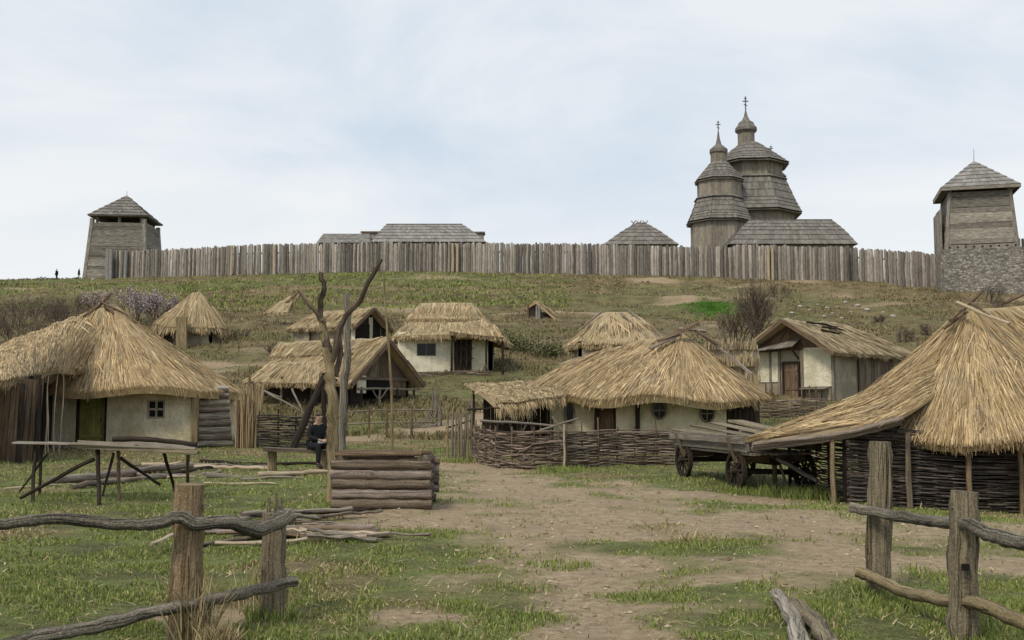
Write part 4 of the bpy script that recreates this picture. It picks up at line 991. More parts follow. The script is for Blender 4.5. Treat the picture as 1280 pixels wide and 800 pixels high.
for a, b, r, mt in ((P(1196, 379, 21.6), P(1262, 407, 20.6), .035, 'cut'), (P(1188, 402, 21.4), P(1228, 365, 22.4), .04, 'wood_brown'), (P(1205, 372, 22.4), P(1236, 396, 21), .03, 'wood_brown'), (P(1255, 380, 22.6), P(1290, 366, 23), .04, 'wood_brown'), (P(1180, 412, 21.6), P(1210, 392, 21.6), .03, 'wood_brown')):
    stick(t, [a+[0, 0, .02], b+[0, 0, .04]], r, M[mt], 'roof_pole', r*.8)
# low wattle wall joining it at the back
t = thing('wattle_fence', (6.0, 24.6, gz(6, 24.6)), 'sparse pole rails under the lean-to left of the nearest hut', 'fence', 'wattle fences')
for h in (.3, .62, .95): stick(t, [(6.2, 23.4, gz(6.2, 23.4)+h), (8.4, 24.8, gz(8.4, 24.8)+h+.05)], .03, M['wood_grey'], 'rail', n=10)
for x, y in ((6.2, 23.4), (7.3, 24.1), (8.4, 24.8)): post(t, x, y, 1.15, .045, M['wood_dark'], 'stake')

# ---- middle-left barn-like hut
Gp = P(485, 424, 54); zf = 1.5
t = thing('thatched_hut', (Gp[0]-3, 56, zf), 'low thatched hut with dark plank gable behind the forked dead tree', 'hut', HG)
a = unit(A3(-.8, .6, 0)); ze = 2.75
g = gable_house(t, Gp, a, 8.2, 2.7, ze, M['wood_dark'], M['thatch_far'], zf, .45, .6, .22, 0, .045, .7, 2.4, 1.2, openings_front=[(.9, 2.6, zf+.3, 2.75)], gmat=M['wood_mid'])
p_ = g['p']; 
cap(t, quadS(Gp+a*8.4+[0, 0, .12], Gp+[0, 0, .14], Gp+a*8.0-(-p_)*1.15*1+[0, 0, -.72], Gp+a*1.4+p_*1.15+[0, 0, -.72], .02), M['thatch_far'], .045, .6, nu=30, nv=10)
c0, q = g['c0'], g['q']; nrm = -a
cc = c0+nrm*.12
rt = p_*1.0
mb = MB(); beam(mb, cc-p_*2.2+[0, 0, 2.95-c0[2]+.0], cc+p_*2.2+[0, 0, 2.95-c0[2]], .2, .14); mb.build('tie_beam', M['wood_mid'], t)
mb = MB(); w0 = cc+p_*1.75; w1 = cc+p_*1.1; 
slab(mb, (*w0[:2], 2.2), (*w1[:2], 2.2), (*w0[:2], 3.1), (*w1[:2], 3.1), 3, .06, 0, .0); mb.build('white_panel', M['plaster_white'], t)
mb = MB(); slab(mb, (*(cc+p_*1.0)[:2], 2.35), (*(cc-p_*.6)[:2], 2.35), (*(cc+p_*1.0)[:2], 2.9), (*(cc-p_*.6)[:2], 2.9), 1, .05); mb.build('opening', M['shade_eye_black'], t)  # near-black board painting the shade of the gap in the gable
mb = MB(); slab(mb, (*(cc-p_*.65)[:2], 2.1), (*(cc-p_*1.9)[:2], 2.1), (*(cc-p_*.65)[:2], 3.0), (*(cc-p_*1.9)[:2], 3.0), 6, .05, .02, .1); mb.build('side_boards', M['wood_brown'], t)
for k, s in enumerate((1.9, .6, -.7, -2.0)): x, y = (cc+p_*s+nrm*.5)[:2]; post(t, x, y, 2.5-gz(x, y)+.0, .07, M['wood_grey'] if k == 1 else M['wood_dark'])
for s in (.6,): x, y = (cc+p_*s+nrm*.5)[:2]; stick(t, [(x-.4, y, 2.45), (x, y, 1.9), (x+.45, y, 2.5)], .05, M['wood_grey'], 'forked_prop')
mb = MB(); a0, b0 = cc+p_*2.2+nrm*.5, cc-p_*2.5+nrm*.5; log(mb, (*a0[:2], 2.4), (*b0[:2], 2.45), .06, .05); mb.build('rail', M['wood_grey'], t)
# low front lean under the left end
thatch('lean_thatch', quadS(P(345, 452, 56.0), P(400, 452, 55.0), P(305, 478, 54.0), P(398, 479, 52.6), .05), M['thatch_far'], t, nu=30, nv=12, w=.045, ln=.6, cover=2.4)
for px in (312, 352, 390): x, y = P(px, 490, 53.6)[:2]; post(t, x, y, 1.5, .08, M['wood_brown'])
for pts in (((330, 488, 53), (380, 516, 52)), ((365, 486, 53), (382, 520, 52)), ((333, 490, 53), (352, 497, 53))): stick(t, [P(*pts[0]), P(*pts[1])], .06, M['wood_grey'], 'leaning_branch')

# ---- hut above it
Gp = P(466, 384, 73); zf = gz(Gp[0], 74)-.3
t = thing('thatched_hut', (Gp[0]-1, 75, zf), 'small thatched hut with dark sheet for an open gable partly behind the forked tree, higher on the slope', 'hut', HG)
a = unit(A3(-.85, .52, 0)); g = gable_house(t, Gp, a, 6.2, 2.1, Gp[2]-1.45, M['plaster_grey'], M['thatch_far'], zf, .35, .5, .22, 2, .06, .7, 2.2, 1.2)
c0, p_ = g['c0']-a*.12, g['p']
mb = MB(); slab(mb, (*(c0+p_*1.5)[:2], zf), (*(c0-p_*1.3)[:2], zf), (*(c0+p_*1.5)[:2], Gp[2]-1.2), (*(c0-p_*1.3)[:2], Gp[2]-1.2), 1, .05); mb.build('opening', M['shade_eye_black'], t)  # shaded inside painted as a near-black sheet over the closed front wall
for s, m_ in ((1.7, 'plaster_white'), (-.2, 'plaster_white'), (-1.7, 'wood_dark')): mb = MB(); q0 = c0+p_*s-a*.05; beam(mb, (*q0[:2], zf-.3), (*q0[:2], Gp[2]-(1.1 if s != -.2 else .7)), .26, .12, (0, 1, 0)); mb.build('wall_post', M[m_], t)
thatch('lean_thatch', quadS(P(388, 398, 75), P(428, 396, 74), P(383, 409, 73), P(430, 410, 72), .03), M['thatch_far'], t, nu=20, nv=8, w=.06, ln=.6, cover=2.2)
for px in (388, 425): x, y = P(px, 420, 73.4)[:2]; post(t, x, y, P(px, 408, 73.4)[2]-gz(x, y), .08, M['wood_dark'])

# ---- two-tier hut on the slope
fz = 3.75; y0 = 66
t = thing('thatched_hut', (P(560, 440, 68)[0], 68, fz), 'white walled hut on the slope with two-tier thatch and a shaded porch', 'hut', HG)
R0, R1 = P(520, 391, 69), P(602, 391, 69)
zE = P(560, 419, 65.5)[2]
SH = hipS((P(566, 420, 68.2)[0], 68.3), 3.85, 3.3, R(-4), zE, R0, R1, 3.2, 0, lambda ex, ey: -.5*sstep(-2.2, .5, ex)-.1*sstep(-6, -8, ex))
thatch('thatch_roof', SH, M['thatch_far'], t, closed=True, nu=80, nv=18, w=.05, ln=.7, cover=2.4, rut=.06, th=.26)
S2 = hipS((P(557, 400, 68.6)[0], 68.8), 2.65, 1.7, R(-3), P(560, 398, 67)[2], P(525, 379, 69), P(590, 379, 69), 3, .05)
cap(t, S2, M['thatch_far'], .05, .6, closed=True, nu=50, nv=12, th=.3)
x0, x1 = P(497, 440, y0)[0], P(616, 440, y0)[0]; X = lambda px: P(px, 440, y0)[0]-x0
mb = MB(); wall(mb, (x0, y0), (x1, y0), fz-.6, zE+.25, .3, [(X(521), X(545), P(0, 445, y0)[2], P(0, 429, y0)[2]), (X(567), X(590), fz-.0, P(0, 415, y0)[2])]); mb.build('front_wall', M['plaster_white'], t)
mb = MB(); wall(mb, (x1, y0), (x1, 70.6), fz-.5, zE-.1, .3); wall(mb, (x1, 70.8), (x0, 70.8), fz-.5, zE, .3); wall(mb, (x0, 70.6), (x0, y0+.3), fz-.5, zE+.2, .3); mb.build('side_wall', M['plaster_grey'], t)
c = P(533, 437, y0+.1); window_at(t, c, (1, 0, 0), 1.2, .8, M['wood_grey'], (1, 0), .08)
door_at(t, (x0+X(578.5), y0+.14, fz), (1, 0, 0), 1.0, 1.95, M['wood_dark'], 4)
thatch('porch_thatch', quadS(P(560, 404, 66.8), P(618, 405, 66.8), P(562, 415, 64.6), P(630, 421, 64.6), .04), M['thatch_far'], t, nu=24, nv=8, w=.05, ln=.6, cover=2.4)
for px in (565, 608, 628): x, y = P(px, 430, 64.9)[:2]; post(t, x, y, P(px, 418, 64.9)[2]-gz(x, y), .08, M['wood_dark'])
mb = MB(); 
for px in (570, 576, 583, 589): a = P(px, 458, 65.2); beam(mb, a, a+[.03, 0, 2.0], .07, .05)
for py in (448, 436, 424): beam(mb, P(567, py, 65.2), P(592, py, 65.2), .05, .07)
mb.build('porch_lattice', M['wood_dark'], t)
x, y = P(607, 462, 64)[:2]; mb = MB(); 
for dx in (-.35, .35): log(mb, (x+dx, y, gz(x, y)-.1), (x, y, gz(x, y)+.75), .06, .05)
mb.build('prop', M['wood_brown'], t)
mb = MB(); a, b = P(500, 461, 64.6), P(612, 464, 64.4); wattle(mb, [(a[0], a[1], gz(a[0], a[1])), (b[0], b[1], gz(b[0], b[1]))], .35, .08, .04, .6, .05); tg = thing('wattle_fence', (a[0], a[1], gz(a[0], a[1])), 'very low wattle edging below the white hut on the slope', 'fence', 'wattle fences'); mb.build('woven_rods', M['twig'], tg)

# ---- back-right gabled house
Gp = P(980, 398, 56); zf = 1.95; a = unit(A3(.72, .69, 0)); ze = P(925, 441, 56.5)[2]-.05
t = thing('gabled_house', (Gp[0]+3, 58, zf), 'plank gabled house with whitewashed front panels and an old thatch roof, behind the cart', 'house')
OPF = []
g = gable_house(t, Gp, a, 9.6, 3.0, ze, M['plaster_grey'], M['thatch_old'], zf, .55, .7, .2, 0, .045, .8, 2.0, 3.2, gmat=M['wood_brown'], side_mat=M['plaster_grey'])
c0, p_, hw = g['c0'], g['p'], g['hw']; nrm = -a; rt = -p_  # rt: to the right in view
def onf(s, z, o=.03): q = c0+rt*s+nrm*o; return A3(q[0], q[1], z)
zt = g['zt']
def panel(s0, s1, z0, z1, mat, nm, o=.03, n=1, jit=0, gap=0): mb = MB(); slab(mb, onf(s0, z0, o), onf(s1, z0, o), onf(s0, z1, o), onf(s1, z1, o), n, .06, jit, gap); return mb.build(nm, mat, t)
panel(-hw, -.75, zf+.9, zt-.05, M['plaster_white'], 'white_panel'); panel(.75, hw-.05, zf+.62, zt+.1, M['plaster_white'], 'white_panel', .04)
door_at(t, onf(0, zf+.1, .1), rt, .85, 1.8, M['wood_brown'], 4)
for s in (-1.3, -.75, .68, hw): mb = MB(); beam(mb, onf(s, zf-.3, .06), onf(s, zt, .06), .13, .1, nrm); mb.build('wall_post', M['wood_grey'], t)
mb = MB(); slab(mb, onf(-2.3, zt-.05, .9), onf(.6, zt+.15, .9), onf(-2.2, zt+.25, .05), onf(.6, zt+.6, .05), 9, .05, .02, .04); mb.build('porch_roof', M['wood_grey'], t)
for s in (-2.2, .5): mb = MB(); beam(mb, onf(s, zt+.0, .8), onf(s, zt-.5, .1), .07, .07); mb.build('bracket', M['wood_dark'], t)
mb = MB(); slab(mb, onf(.7, zf+.5, .5), onf(2.2, zf+.5, .5), onf(.7, zf+.56, .05), onf(2.2, zf+.56, .05), 3, .05); mb.build('shelf', M['wood_grey'], t)
for s in (.9, 2.0): mb = MB(); beam(mb, onf(s, zf-.2, .45), onf(s, zf+.48, .45), .07, .07); mb.build('shelf_leg', M['wood_dark'], t)
for i, (s0, s1) in enumerate(((.5, 3.6), (1.5, 4.4), (.8, 2.4))):
    A_ = Gp+a*(s0+1)+rt*(.5+.35*i); A_[2] = Gp[2]-(.5+.35*i)*(Gp[2]-ze)/3+.16; B_ = Gp+a*(s1+1)+rt*(.7+.35*i); B_[2] = Gp[2]-(.7+.35*i)*(Gp[2]-ze)/3+.16
    stick(t, [A_, B_], .06, M['wood_dark'], 'roof_pole', .05, 10, .02)
# side buttress boards
q0 = g['q'][0]; mb = MB(); b0 = q0+a*2.5+rt*.12; b1 = q0+a*6.5+rt*.12; slab(mb, (*b0[:2], zf), (*b1[:2], zf+.3), (*b0[:2], ze+.1), (*b1[:2], ze+.1), 12, .07, .04, .08); mb.build('side_boards', M['wood_mid'], t)
# railing in front
tf = thing('picket_fence', (P(955, 500, 51)[0], 51, gz(12, 51)), 'dark ragged stake fence in front of the gabled house steps', 'fence')
for px, py, h in ((940, 484, 26), (947, 480, 30), (957, 478, 32), (963, 486, 20), (1012, 482, 24), (1020, 484, 20)):
    a_ = P(px, py, 52.5); b_ = A3(a_[0], a_[1], gz(a_[0], a_[1])-.1); stick(tf, [b_, a_], .05, M['wood_brown'], 'stake', .04)
mb = MB(); a_, b_ = P(950, 505, 50.5), P(1030, 505, 51); 
wattle(mb, [(a_[0], a_[1], gz(a_[0], a_[1])), (b_[0], b_[1], gz(b_[0], b_[1]))], .9, .07, .03, .5, .05); mb.build('woven_rods', M['twig'], tf)

# ---- hut behind the central hut
t = thing('thatched_hut', (P(768, 430, 60)[0], 60, gz(5.9, 60)), 'thatched hut peeking over the central hut roof from behind', 'hut', HG)
zE = P(760, 431, 58)[2]; SB = hipS((P(772, 420, 60)[0], 60), 2.95, 2.6, 0, zE, P(757, 389, 60), P(790, 389, 60), 2.6, .1)
thatch('thatch_roof', SB, M['thatch_far'], t, closed=True, nu=70, nv=16, w=.045, ln=.8, cover=2.4, tiers=2, th=.25)
cxx = P(772, 420, 60)[0]; zf = gz(cxx, 60); mb = MB()
for A_, B_ in (((cxx-2.4, 58), (cxx+2.4, 58)), ((cxx+2.4, 58), (cxx+2.4, 62)), ((cxx+2.4, 62), (cxx-2.4, 62)), ((cxx-2.4, 62), (cxx-2.4, 58))): wall(mb, A_, B_, zf-.8, zE+.2, .2)
mb.build('wall', M['plaster_grey'], t)
for a, b in ((P(783, 389, 59.8), P(826, 424, 58.6)), (P(790, 396, 59.4), P(832, 431, 58.4)), (P(776, 394, 59.3), P(812, 428, 57.9)), (P(752, 392, 59.4), P(722, 417, 58.3))): stick(t, [a+[0, 0, .12], b+[0, 0, .12]], .06, M['wood_grey'], 'roof_pole', .05)

# ---- cone hut upper left
t = thing('thatched_hut', (P(243, 400, 78)[0], 78, gz(-23.8, 78)), 'conical thatched hut with tall mossy door post, high on the left slope', 'hut', HG)
cxx = P(241, 400, 78)[0]; zE = P(241, 409, 77)[2]; zf = gz(cxx, 78)
SK = hipS((cxx, 78), 2.75, 2.4, 0, zE, P(241, 366, 78), P(249, 365, 78), 2.2, .05, lambda ex, ey: .35*sstep(cxx-1, cxx-2.6, ex))
thatch('thatch_roof', SK, M['thatch_far'], t, closed=True, nu=60, nv=16, w=.055, ln=.9, cover=2.4, rag=.5)
mb = MB()
for A_, B_ in (((cxx-2.1, 76.4), (cxx+1.9, 76.4)), ((cxx+1.9, 76.4), (cxx+1.9, 79.8)), ((cxx+1.9, 79.8), (cxx-2.1, 79.8)), ((cxx-2.1, 79.8), (cxx-2.1, 76.4))): wall(mb, A_, B_, zf-.8, zE+.2, .2)
mb.build('wall', M['plaster_grey'], t)
mb = MB(); a_ = P(227, 440, 75.2); b_ = P(227, 396, 75.2); beam(mb, (a_[0], a_[1], gz(a_[0], a_[1])-.2), b_, .75, .3, (0, 1, 0), .05); mb.build('door_post', M['bark'], t)
mb = MB(); a_, b_ = P(200, 412, 76.2), P(216, 412, 76.2); slab(mb, a_-[0, 0, .9], b_-[0, 0, .9], a_, b_, 3, .06); mb.build('shutter', M['wood_dark'], t)

# ---- tiny hut on the hill
Gp = P(672, 376, 95); t = thing('small_hut', (Gp[0], 95, gz(Gp[0], 95)), 'tiny thatched shelter alone on the hillside under the palisade', 'hut')
zf = gz(Gp[0], 94.5)
thatch('thatch_slope', quadS(P(675, 376.5, 96.5), P(670, 376.5, 94), P(706, 398, 97), P(701, 404, 94), .05), M['thatch_far'], t, nu=16, nv=10, w=.08, ln=.9, cover=2.4)
thatch('thatch_slope', quadS(P(670, 376.5, 94), P(675, 376.5, 96.5), P(656, 385, 94), P(661, 385, 96.5), .02), M['thatch_far'], t, nu=12, nv=6, w=.08, ln=.5, cover=2.4)
mb = MB(); a_, b_ = P(659, 401, 94.6), P(682, 401, 94.6); slab(mb, (a_[0], a_[1], zf-.3), (b_[0], b_[1], zf-.3), (a_[0], a_[1], P(0, 385, 94.6)[2]), (b_[0]-.6, b_[1], P(0, 382, 94.6)[2]), 6, .1, .05); mb.build('wall', M['wood_mid'], t)
for px, m_ in ((660, 'wood_brown'), (671, 'slate_light'), (674, 'slate_light')): x, y = P(px, 400, 94)[:2]; post(t, x, y, P(px, 382, 94)[2]-gz(x, y), .11, M[m_], sides=7)

# ---- reed stack between houses
t = thing('reed_stack', (P(915, 450, 46)[0], 46, gz(9.8, 46)), 'stack of upright pale reeds in two rows behind the central hut', 'reeds')
for (pa, pb, D) in (((880, 431), (947, 431), 47.5), ((900, 452), (945, 453), 46)):
    a_, b_ = P(*pa, D), P(*pb, D); zb = gz(a_[0], a_[1])-.1
    def SF(u, v, a_=a_, b_=b_, D=D):
        u = np.asarray(u)[:, None]; v = np.asarray(v)[:, None]; T = a_*(1-u)+b_*u; p = T.copy(); p[:, 2:3] = T[:, 2:3]*(1-v)+(T[:, 2:3]-1.6)*v; p[:, 1:2] -= v*.5; return p
    thatch('reed_row', SF, M['thatch_old'], t, nu=30, nv=10, w=.045, ln=.6, cover=2.5, th=.3, mess=.05, lift=.06)
mb = MB()
for (pa, pb, D) in (((880, 431), (947, 431), 47.2), ((900, 452), (945, 453), 45.7)):
    for i in range(170):
        px = pa[0]+(pb[0]-pa[0])*RNG.random(); a_ = P(px, pa[1]+6, D+.4*RNG.random()-.2); b_ = a_+[(RNG.random()-.5)*.16, (RNG.random()-.5)*.1, .25+.32*RNG.random()]; tube(mb, [a_, (a_+b_)/2, b_], [.02, .018, .006], 4, caps=False)
tag(mb.build('reed_tips', M['thatch_old'], t), None, None, None, 'stuff')
for px in (884, 912, 944): x, y = P(px, 450, 47)[:2]; post(t, x, y, P(px, 440, 47)[2]-gz(x, y), .07, M['wood_grey'])

# ---- pole frame (tepee) upper left
t = thing('ruined_shelter', (P(362, 390, 88)[0], 88, gz(-18.8, 88)), 'collapsed frame of bare leaning poles on the left hillside', 'ruin')
for a_, b_, r in (((330, 393), (358, 372), .10), ((372, 362), (398, 392), .12), ((366, 363), (369, 392), .14), ((376, 366), (362, 390), .08), ((398, 392), (384, 378), .08), ((345, 388), (373, 364), .07)):
    stick(t, [P(a_[0], a_[1], 88), P(b_[0], b_[1], 87.5+RNG.random())], r*1.5, M['cut'] if RNG.random() < .5 else M['bark'], 'pole', r*.7)

thatch('thatch_remnant', quadS(P(352, 374, 88.4), P(372, 366, 88.4), P(334, 391, 87), P(360, 390, 87)), M['thatch_far'], t, nu=12, nv=6, w=.08, ln=.7, cover=.8, mess=.6, th=.05)
# ---- log wall & reed sheaf right of left hut
t = thing('log_wall', (P(270, 550, 39.5)[0], 39.5, gz(-11.2, 39.5)), 'short wall of stacked horizontal logs at the right side of the green doored hut', 'wall')
x0, x1 = P(249, 500, 39.8)[0], P(291, 500, 40.4)[0]; n = 9; z0 = gz(x0, 40)
for i in range(n):
    mb = MB(); hh = (P(0, 482, 40)[2]-z0)/n; log(mb, (x0, 39.8, z0+(i+.5)*hh), (x1-.05*i*.5, 40.4, z0+(i+.5)*hh), hh*.52, hh*.47, 6, 8, .01); mb.build('log', M['purplewood'] if i % 2 else M['pale_log'], t)
t = thing('reed_fence', (P(310, 550, 39.5)[0], 39.5, gz(-10, 39.5)), 'brown upright reeds and stakes beside the stacked log wall', 'fence')
mb = MB(); 
for i in range(240):
    px = 294+32*RNG.random(); D = 39.2+1.2*RNG.random(); b_ = P(px, 556, D); tz = P(px, 478+22*RNG.random()+(18 if px < 300 else 0), D)[2]; b_[2] = gz(b_[0], b_[1])-.05
    tube(mb, [b_, b_*.5+A3(b_[0]+(RNG.random()-.5)*.1, b_[1], tz)*.5, A3(b_[0]+(RNG.random()-.5)*.3, b_[1]+(RNG.random()-.5)*.2, tz)], [.016, .016, .007], 4, caps=False)
tag(mb.build('reeds', M['thatch_far'], t), None, None, None, 'stuff')
for px, py in ((298, 500), (307, 492), (322, 486), (316, 500)): a_ = P(px, py, 39.3); stick(t, [(a_[0], a_[1], gz(a_[0], a_[1])-.2), a_], .055, M['bark'] if px == 322 else M['wood_brown'], 'stake')
# ================================================================ WATTLE FENCES
def gp(px, D): x = (px-CX)/F*D; return (x, D, gz(x, D))
GW = 'wattle fences'
pth = [gp(592, 31.5), gp(600, 29), gp(622, 27.3), gp(660, 26.6), gp(703, 26.8)]
t = thing('wattle_fence', gp(650, 26.6), 'bulging tangled wattle fence left of the birch post, in front of the central hut', 'fence', GW)
mb = MB(); wattle(mb, pth, .98, .036, .022, .42, .14); wattle(mb, [(x, y+.05, z) for x, y, z in pth], .95, .06, .024, .5, .2); wattle(mb, [(x, y-.06, z) for x, y, z in pth[1:]], .8, .12, .02, .5, .4); mb.build('woven_rods', M['twig'], t); stakes(t, pth, 1.05, .62, .026, M['wood_brown'])
pth = [gp(706, 26.9), gp(760, 28.0), gp(820, 28.8), gp(868, 29)]
t = thing('wattle_fence', gp(780, 28.3), 'straight horizontal wattle fence between the birch post and the cart', 'fence', GW)
mb = MB(); wattle(mb, pth, .95, .038, .022, .42, .06); wattle(mb, [(x, y+.05, z) for x, y, z in pth], .92, .06, .024, .5, .12); mb.build('woven_rods', M['twig'], t); stakes(t, pth, 1.1, .66, .026, M['wood_brown'], .3)
a = gp(704, 26.7); t0 = thing('birch_post', a, 'thin whitish birch post where the two wattle fences meet', 'post')
stick(t0, [A3(*a)-[0, 0, .2], A3(*a)+[.02, 0, 1.15]], .035, M['cut'], 'stake'); stick(t0, [A3(*a)+[.0, 0, .95], A3(*a)+[-.3, .0, 1.35]], .03, M['wood_grey'], 'fork'); stick(t0, [A3(*a)+[-.6, 0, 1.0], A3(*a)+[.4, .0, 1.3]], .025, M['wood_grey'], 'rail')
t = thing('pole_rail', gp(640, 30), 'grey pole rail in front of the dark reed roofed shed', 'rail')
stick(t, [P(600, 526, 30), P(650, 528, 30), P(692, 532, 30)], .04, M['wood_grey'], 'rail', .03, 12); stick(t, [P(584, 512, 31), P(624, 510, 31.5)], .035, M['wood_dark'], 'rail')
for px in (604, 650, 690): a = gp(px, 30.1); post(t, a[0], a[1], P(px, 524, 30)[2]-a[2], .035, M['wood_dark'], 'stake')
t = thing('stake_fence', gp(572, 31.5), 'upright split stakes closing the left end of the tangled wattle fence', 'fence')
for i, px in enumerate((560, 565, 569, 573, 577, 581, 585, 590)):
    a = gp(px, 31.2+RNG.random()*.6); post(t, a[0], a[1], 1.25+.3*RNG.random()+.2*(i > 5), .035+.01*(i % 2), M['wood_grey'] if i % 3 else M['bark'], 'stake', lean=((RNG.random()-.5)*.1, 0))
mb = MB(); a, b = gp(558, 31.7), gp(592, 31.7); log(mb, (*a[:2], a[2]+.9), (*b[:2], b[2]+1.15), .03, .025); mb.build('rail', M['wood_dark'], t)
# terrace wattle, middle left
pth = [gp(324, 38.5), gp(360, 38.8), gp(404, 39.5)]
t = thing('wattle_fence', gp(365, 39), 'dark wattle fence behind the bench, below the low plank gabled hut', 'fence', GW)
mb = MB(); wattle(mb, pth, 1.25, .045, .028, .45, .1); mb.build('woven_rods', M['twig_dark'], t); stakes(t, pth, 1.35, .7, .035, M['wood_dark'])
t = thing('branch_fence', gp(525, 49), 'loose fence of bent pale branches on the slope path, centre left', 'fence')
for i in range(9):
    a = P(500+5*i, 523-1.2*i, 48.5); b = P(541+2*RNG.random(), 487+5*RNG.random(), 48.7); a[2] = gz(a[0], a[1]); m = (a+b)/2+[.5, 0, -.35]
    stick(t, [a, m, b], .028, M['wood_grey'], 'branch', .015, 8)
for px, h in ((541, 1.7), (546, 1.4), (552, 1.2)): a = gp(px, 48.8); post(t, a[0], a[1], h, .04, M['wood_brown'], 'stake')
t = thing('rail_fence', gp(475, 45), 'weathered two rail pole fence behind the forked tree', 'fence')
for px in (432, 462, 484, 515): a = gp(px, 45); post(t, a[0], a[1], 1.35, .055, M['wood_brown'], 'post')
for h in (.55, 1.1): a, b = A3(*gp(426, 45)), A3(*gp(545, 46.5)); stick(t, [a+[0, 0, h], (a+b)/2+[0, 0, h+.1], b+[0, 0, h+.05]], .035, M['wood_grey'], 'rail', .03, 12)

# ================================================================ LOG WELL
a = A3(*gp(484, 17.2)); zg = a[2]
t = thing('log_well', a, 'square log well crib beside the forked dead tree', 'well'); rot = R(-2)
cr_, sr_ = math.cos(rot), math.sin(rot)
def lw(x, y, z): return A3(a[0]+x*cr_-y*sr_, a[1]+x*sr_+y*cr_, zg+z)
hx, hy, lr = .76, .6, .076
for i in range(5):
    z = .02+lr+i*lr*2.02; e = .0
    for y in (-hy, hy):
        mb = MB(); r_ = lr*(.98+.1*RNG.random()); log(mb, lw(-hx-.02+(RNG.random()-.5)*.06, y, z), lw(hx+.04+(RNG.random()-.5)*.08, y, z), r_, r_*.93, 14, 10, .008, .24, .10)
        l = mb.build('log', M['purplewood'] if i % 2 else M['wood_mid'], t)
    for x in (-hx+.10, hx-.10):
        if i < 5: mb = MB(); log(mb, lw(x, -hy+.03, z+lr*.9), lw(x, hy+e, z+lr*.9), lr*.95, lr*.9, 8, 9, .006); mb.build('cross_log', M['wood_mid'], t)
if False: mb = MB(); tube(mb, [lw(.05, -hy-.068, .02+lr*3.02), lw(.62, -hy-.068, .02+lr*3.0)], [.03, .034], 8, .3); tag(mb.build('bare_patch', M['cut'], t), 'pale barked streak on a log')
mb = MB(); 
for i in range(7): y = -hy+.1+i*(2*hy-.2)/6; log(mb, lw(-hx+.02, y, .86), lw(hx*.98-RNG.random()*.5, y, .85+.03*RNG.random()), .05, .04, 7, 8, .01)
mb.build('cover_poles', M['wood_brown'], t)

# ================================================================ DEAD TREES AND POLES
t = thing('dead_tree', gp(418, 17.9), 'forked bare dead tree trunk with pale peeling bark beside the log well', 'tree'); D = 17.9
mb = MB(); b0 = A3(*gp(417, D)); pts = [b0-[0, 0, .3], P(417, 600, D), P(415, 560, D), P(417, 515, D), P(414, 480, D), P(411, 455, D), P(406, 425, D), P(401, 398, D)]
log(mb, None, np.array(pts), .115, .06, 30, 12, .004, .22, .22); mb.build('trunk', M['bark'], t)
mb = MB(); log(mb, None, np.array([P(411, 440, D), P(404, 415, D), P(400, 385, D+.1), P(404, 360, D), P(402, 341, D)]), .078, .04, 18, 9, .006, .25, .3); mb.build('branch', M['bark_dark'], t)
mb = MB(); log(mb, None, np.array([P(415, 452, D), P(421, 425, D), P(431, 398, D), P(448, 378, D), P(461, 352, D-.1), P(476, 324, D-.1)]), .06, .036, 20, 9, .004, .2, .25); mb.build('branch', M['bark_dark'], t)
mb = MB(); log(mb, None, np.array([P(404, 405, D), P(396, 392, D), P(385, 380, D+.1), P(373, 364, D+.2)]), .045, .022, 12, 7, .01, .2, .2); mb.build('branch', M['bark_dark'], t)
mb = MB(); log(mb, None, np.array([P(419, 470, D+.05), P(426, 440, D+.15), P(424, 420, D+.2)]), .06, .03, 8, 7, .01); mb.build('branch_stub', M['bark_dark'], t)
t = thing('pole', gp(431, 21), 'tall grey pole standing just behind the forked dead tree', 'pole')
mb = MB(); b0 = A3(*gp(427, 21)); log(mb, None, np.array([b0-[0, 0, .3], P(428, 520, 21), P(433, 440, 21), P(434, 366, 21)]), .10, .06, 20, 9, .004, .2, .2); mb.build('trunk', M['rail'], t)
mb = MB(); b0 = A3(*gp(491, 38)); log(mb, None, np.array([b0-[0, 0, .3], P(489, 480, 38), P(483, 400, 38), P(479, 338, 38)]), .062, .03, 20, 7, .002); solo(mb, 'thin_pole', M['bark'], gp(491, 38), 'very tall thin leaning pole right of the dead tree', 'pole')
mb = MB(); b0 = P(365, 562, 25.6); log(mb, None, np.array([b0, P(385, 515, 26), P(405, 470, 26.4)]), .095, .07, 12, 9, .006); 
solo(mb, 'leaning_beam', M['wood_dark'], gp(365, 25.6), 'thick dark beam leaning up from the bench toward the dead tree', 'beam')
mb = MB(); log(mb, None, np.array([A3(*gp(408, 26.9))-[0, 0, .2], P(405, 466, 26.6)]), .07, .06, 8, 8, .01); log(mb, None, np.array([P(404, 468, 26.5), P(420, 475, 27.3)]), .05, .04, 6, 8, .01)
solo(mb, 'beam_prop', M['wood_dark'], gp(408, 26.9), 'dark upright prop holding the thick leaning beam', 'prop')
# bench
zb = P(370, 562, 25.3)[2]; t = thing('bench', gp(370, 25.3), 'rough plank bench with stump leg near the leaning beam', 'bench')
mb = MB(); beam(mb, P(330, 561, 25.2), P(412, 565, 25.4), .42, .09, (0, 0, 1), .03); mb.build('seat', M['wood_mid'], t)
for px in (342, 404): p = gp(px, 25.3); mb = MB(); log(mb, (p[0], p[1], p[2]-.1), (p[0], p[1], zb-.05), .12, .11, 5, 10, .01); mb.build('leg', M['bark'], t)

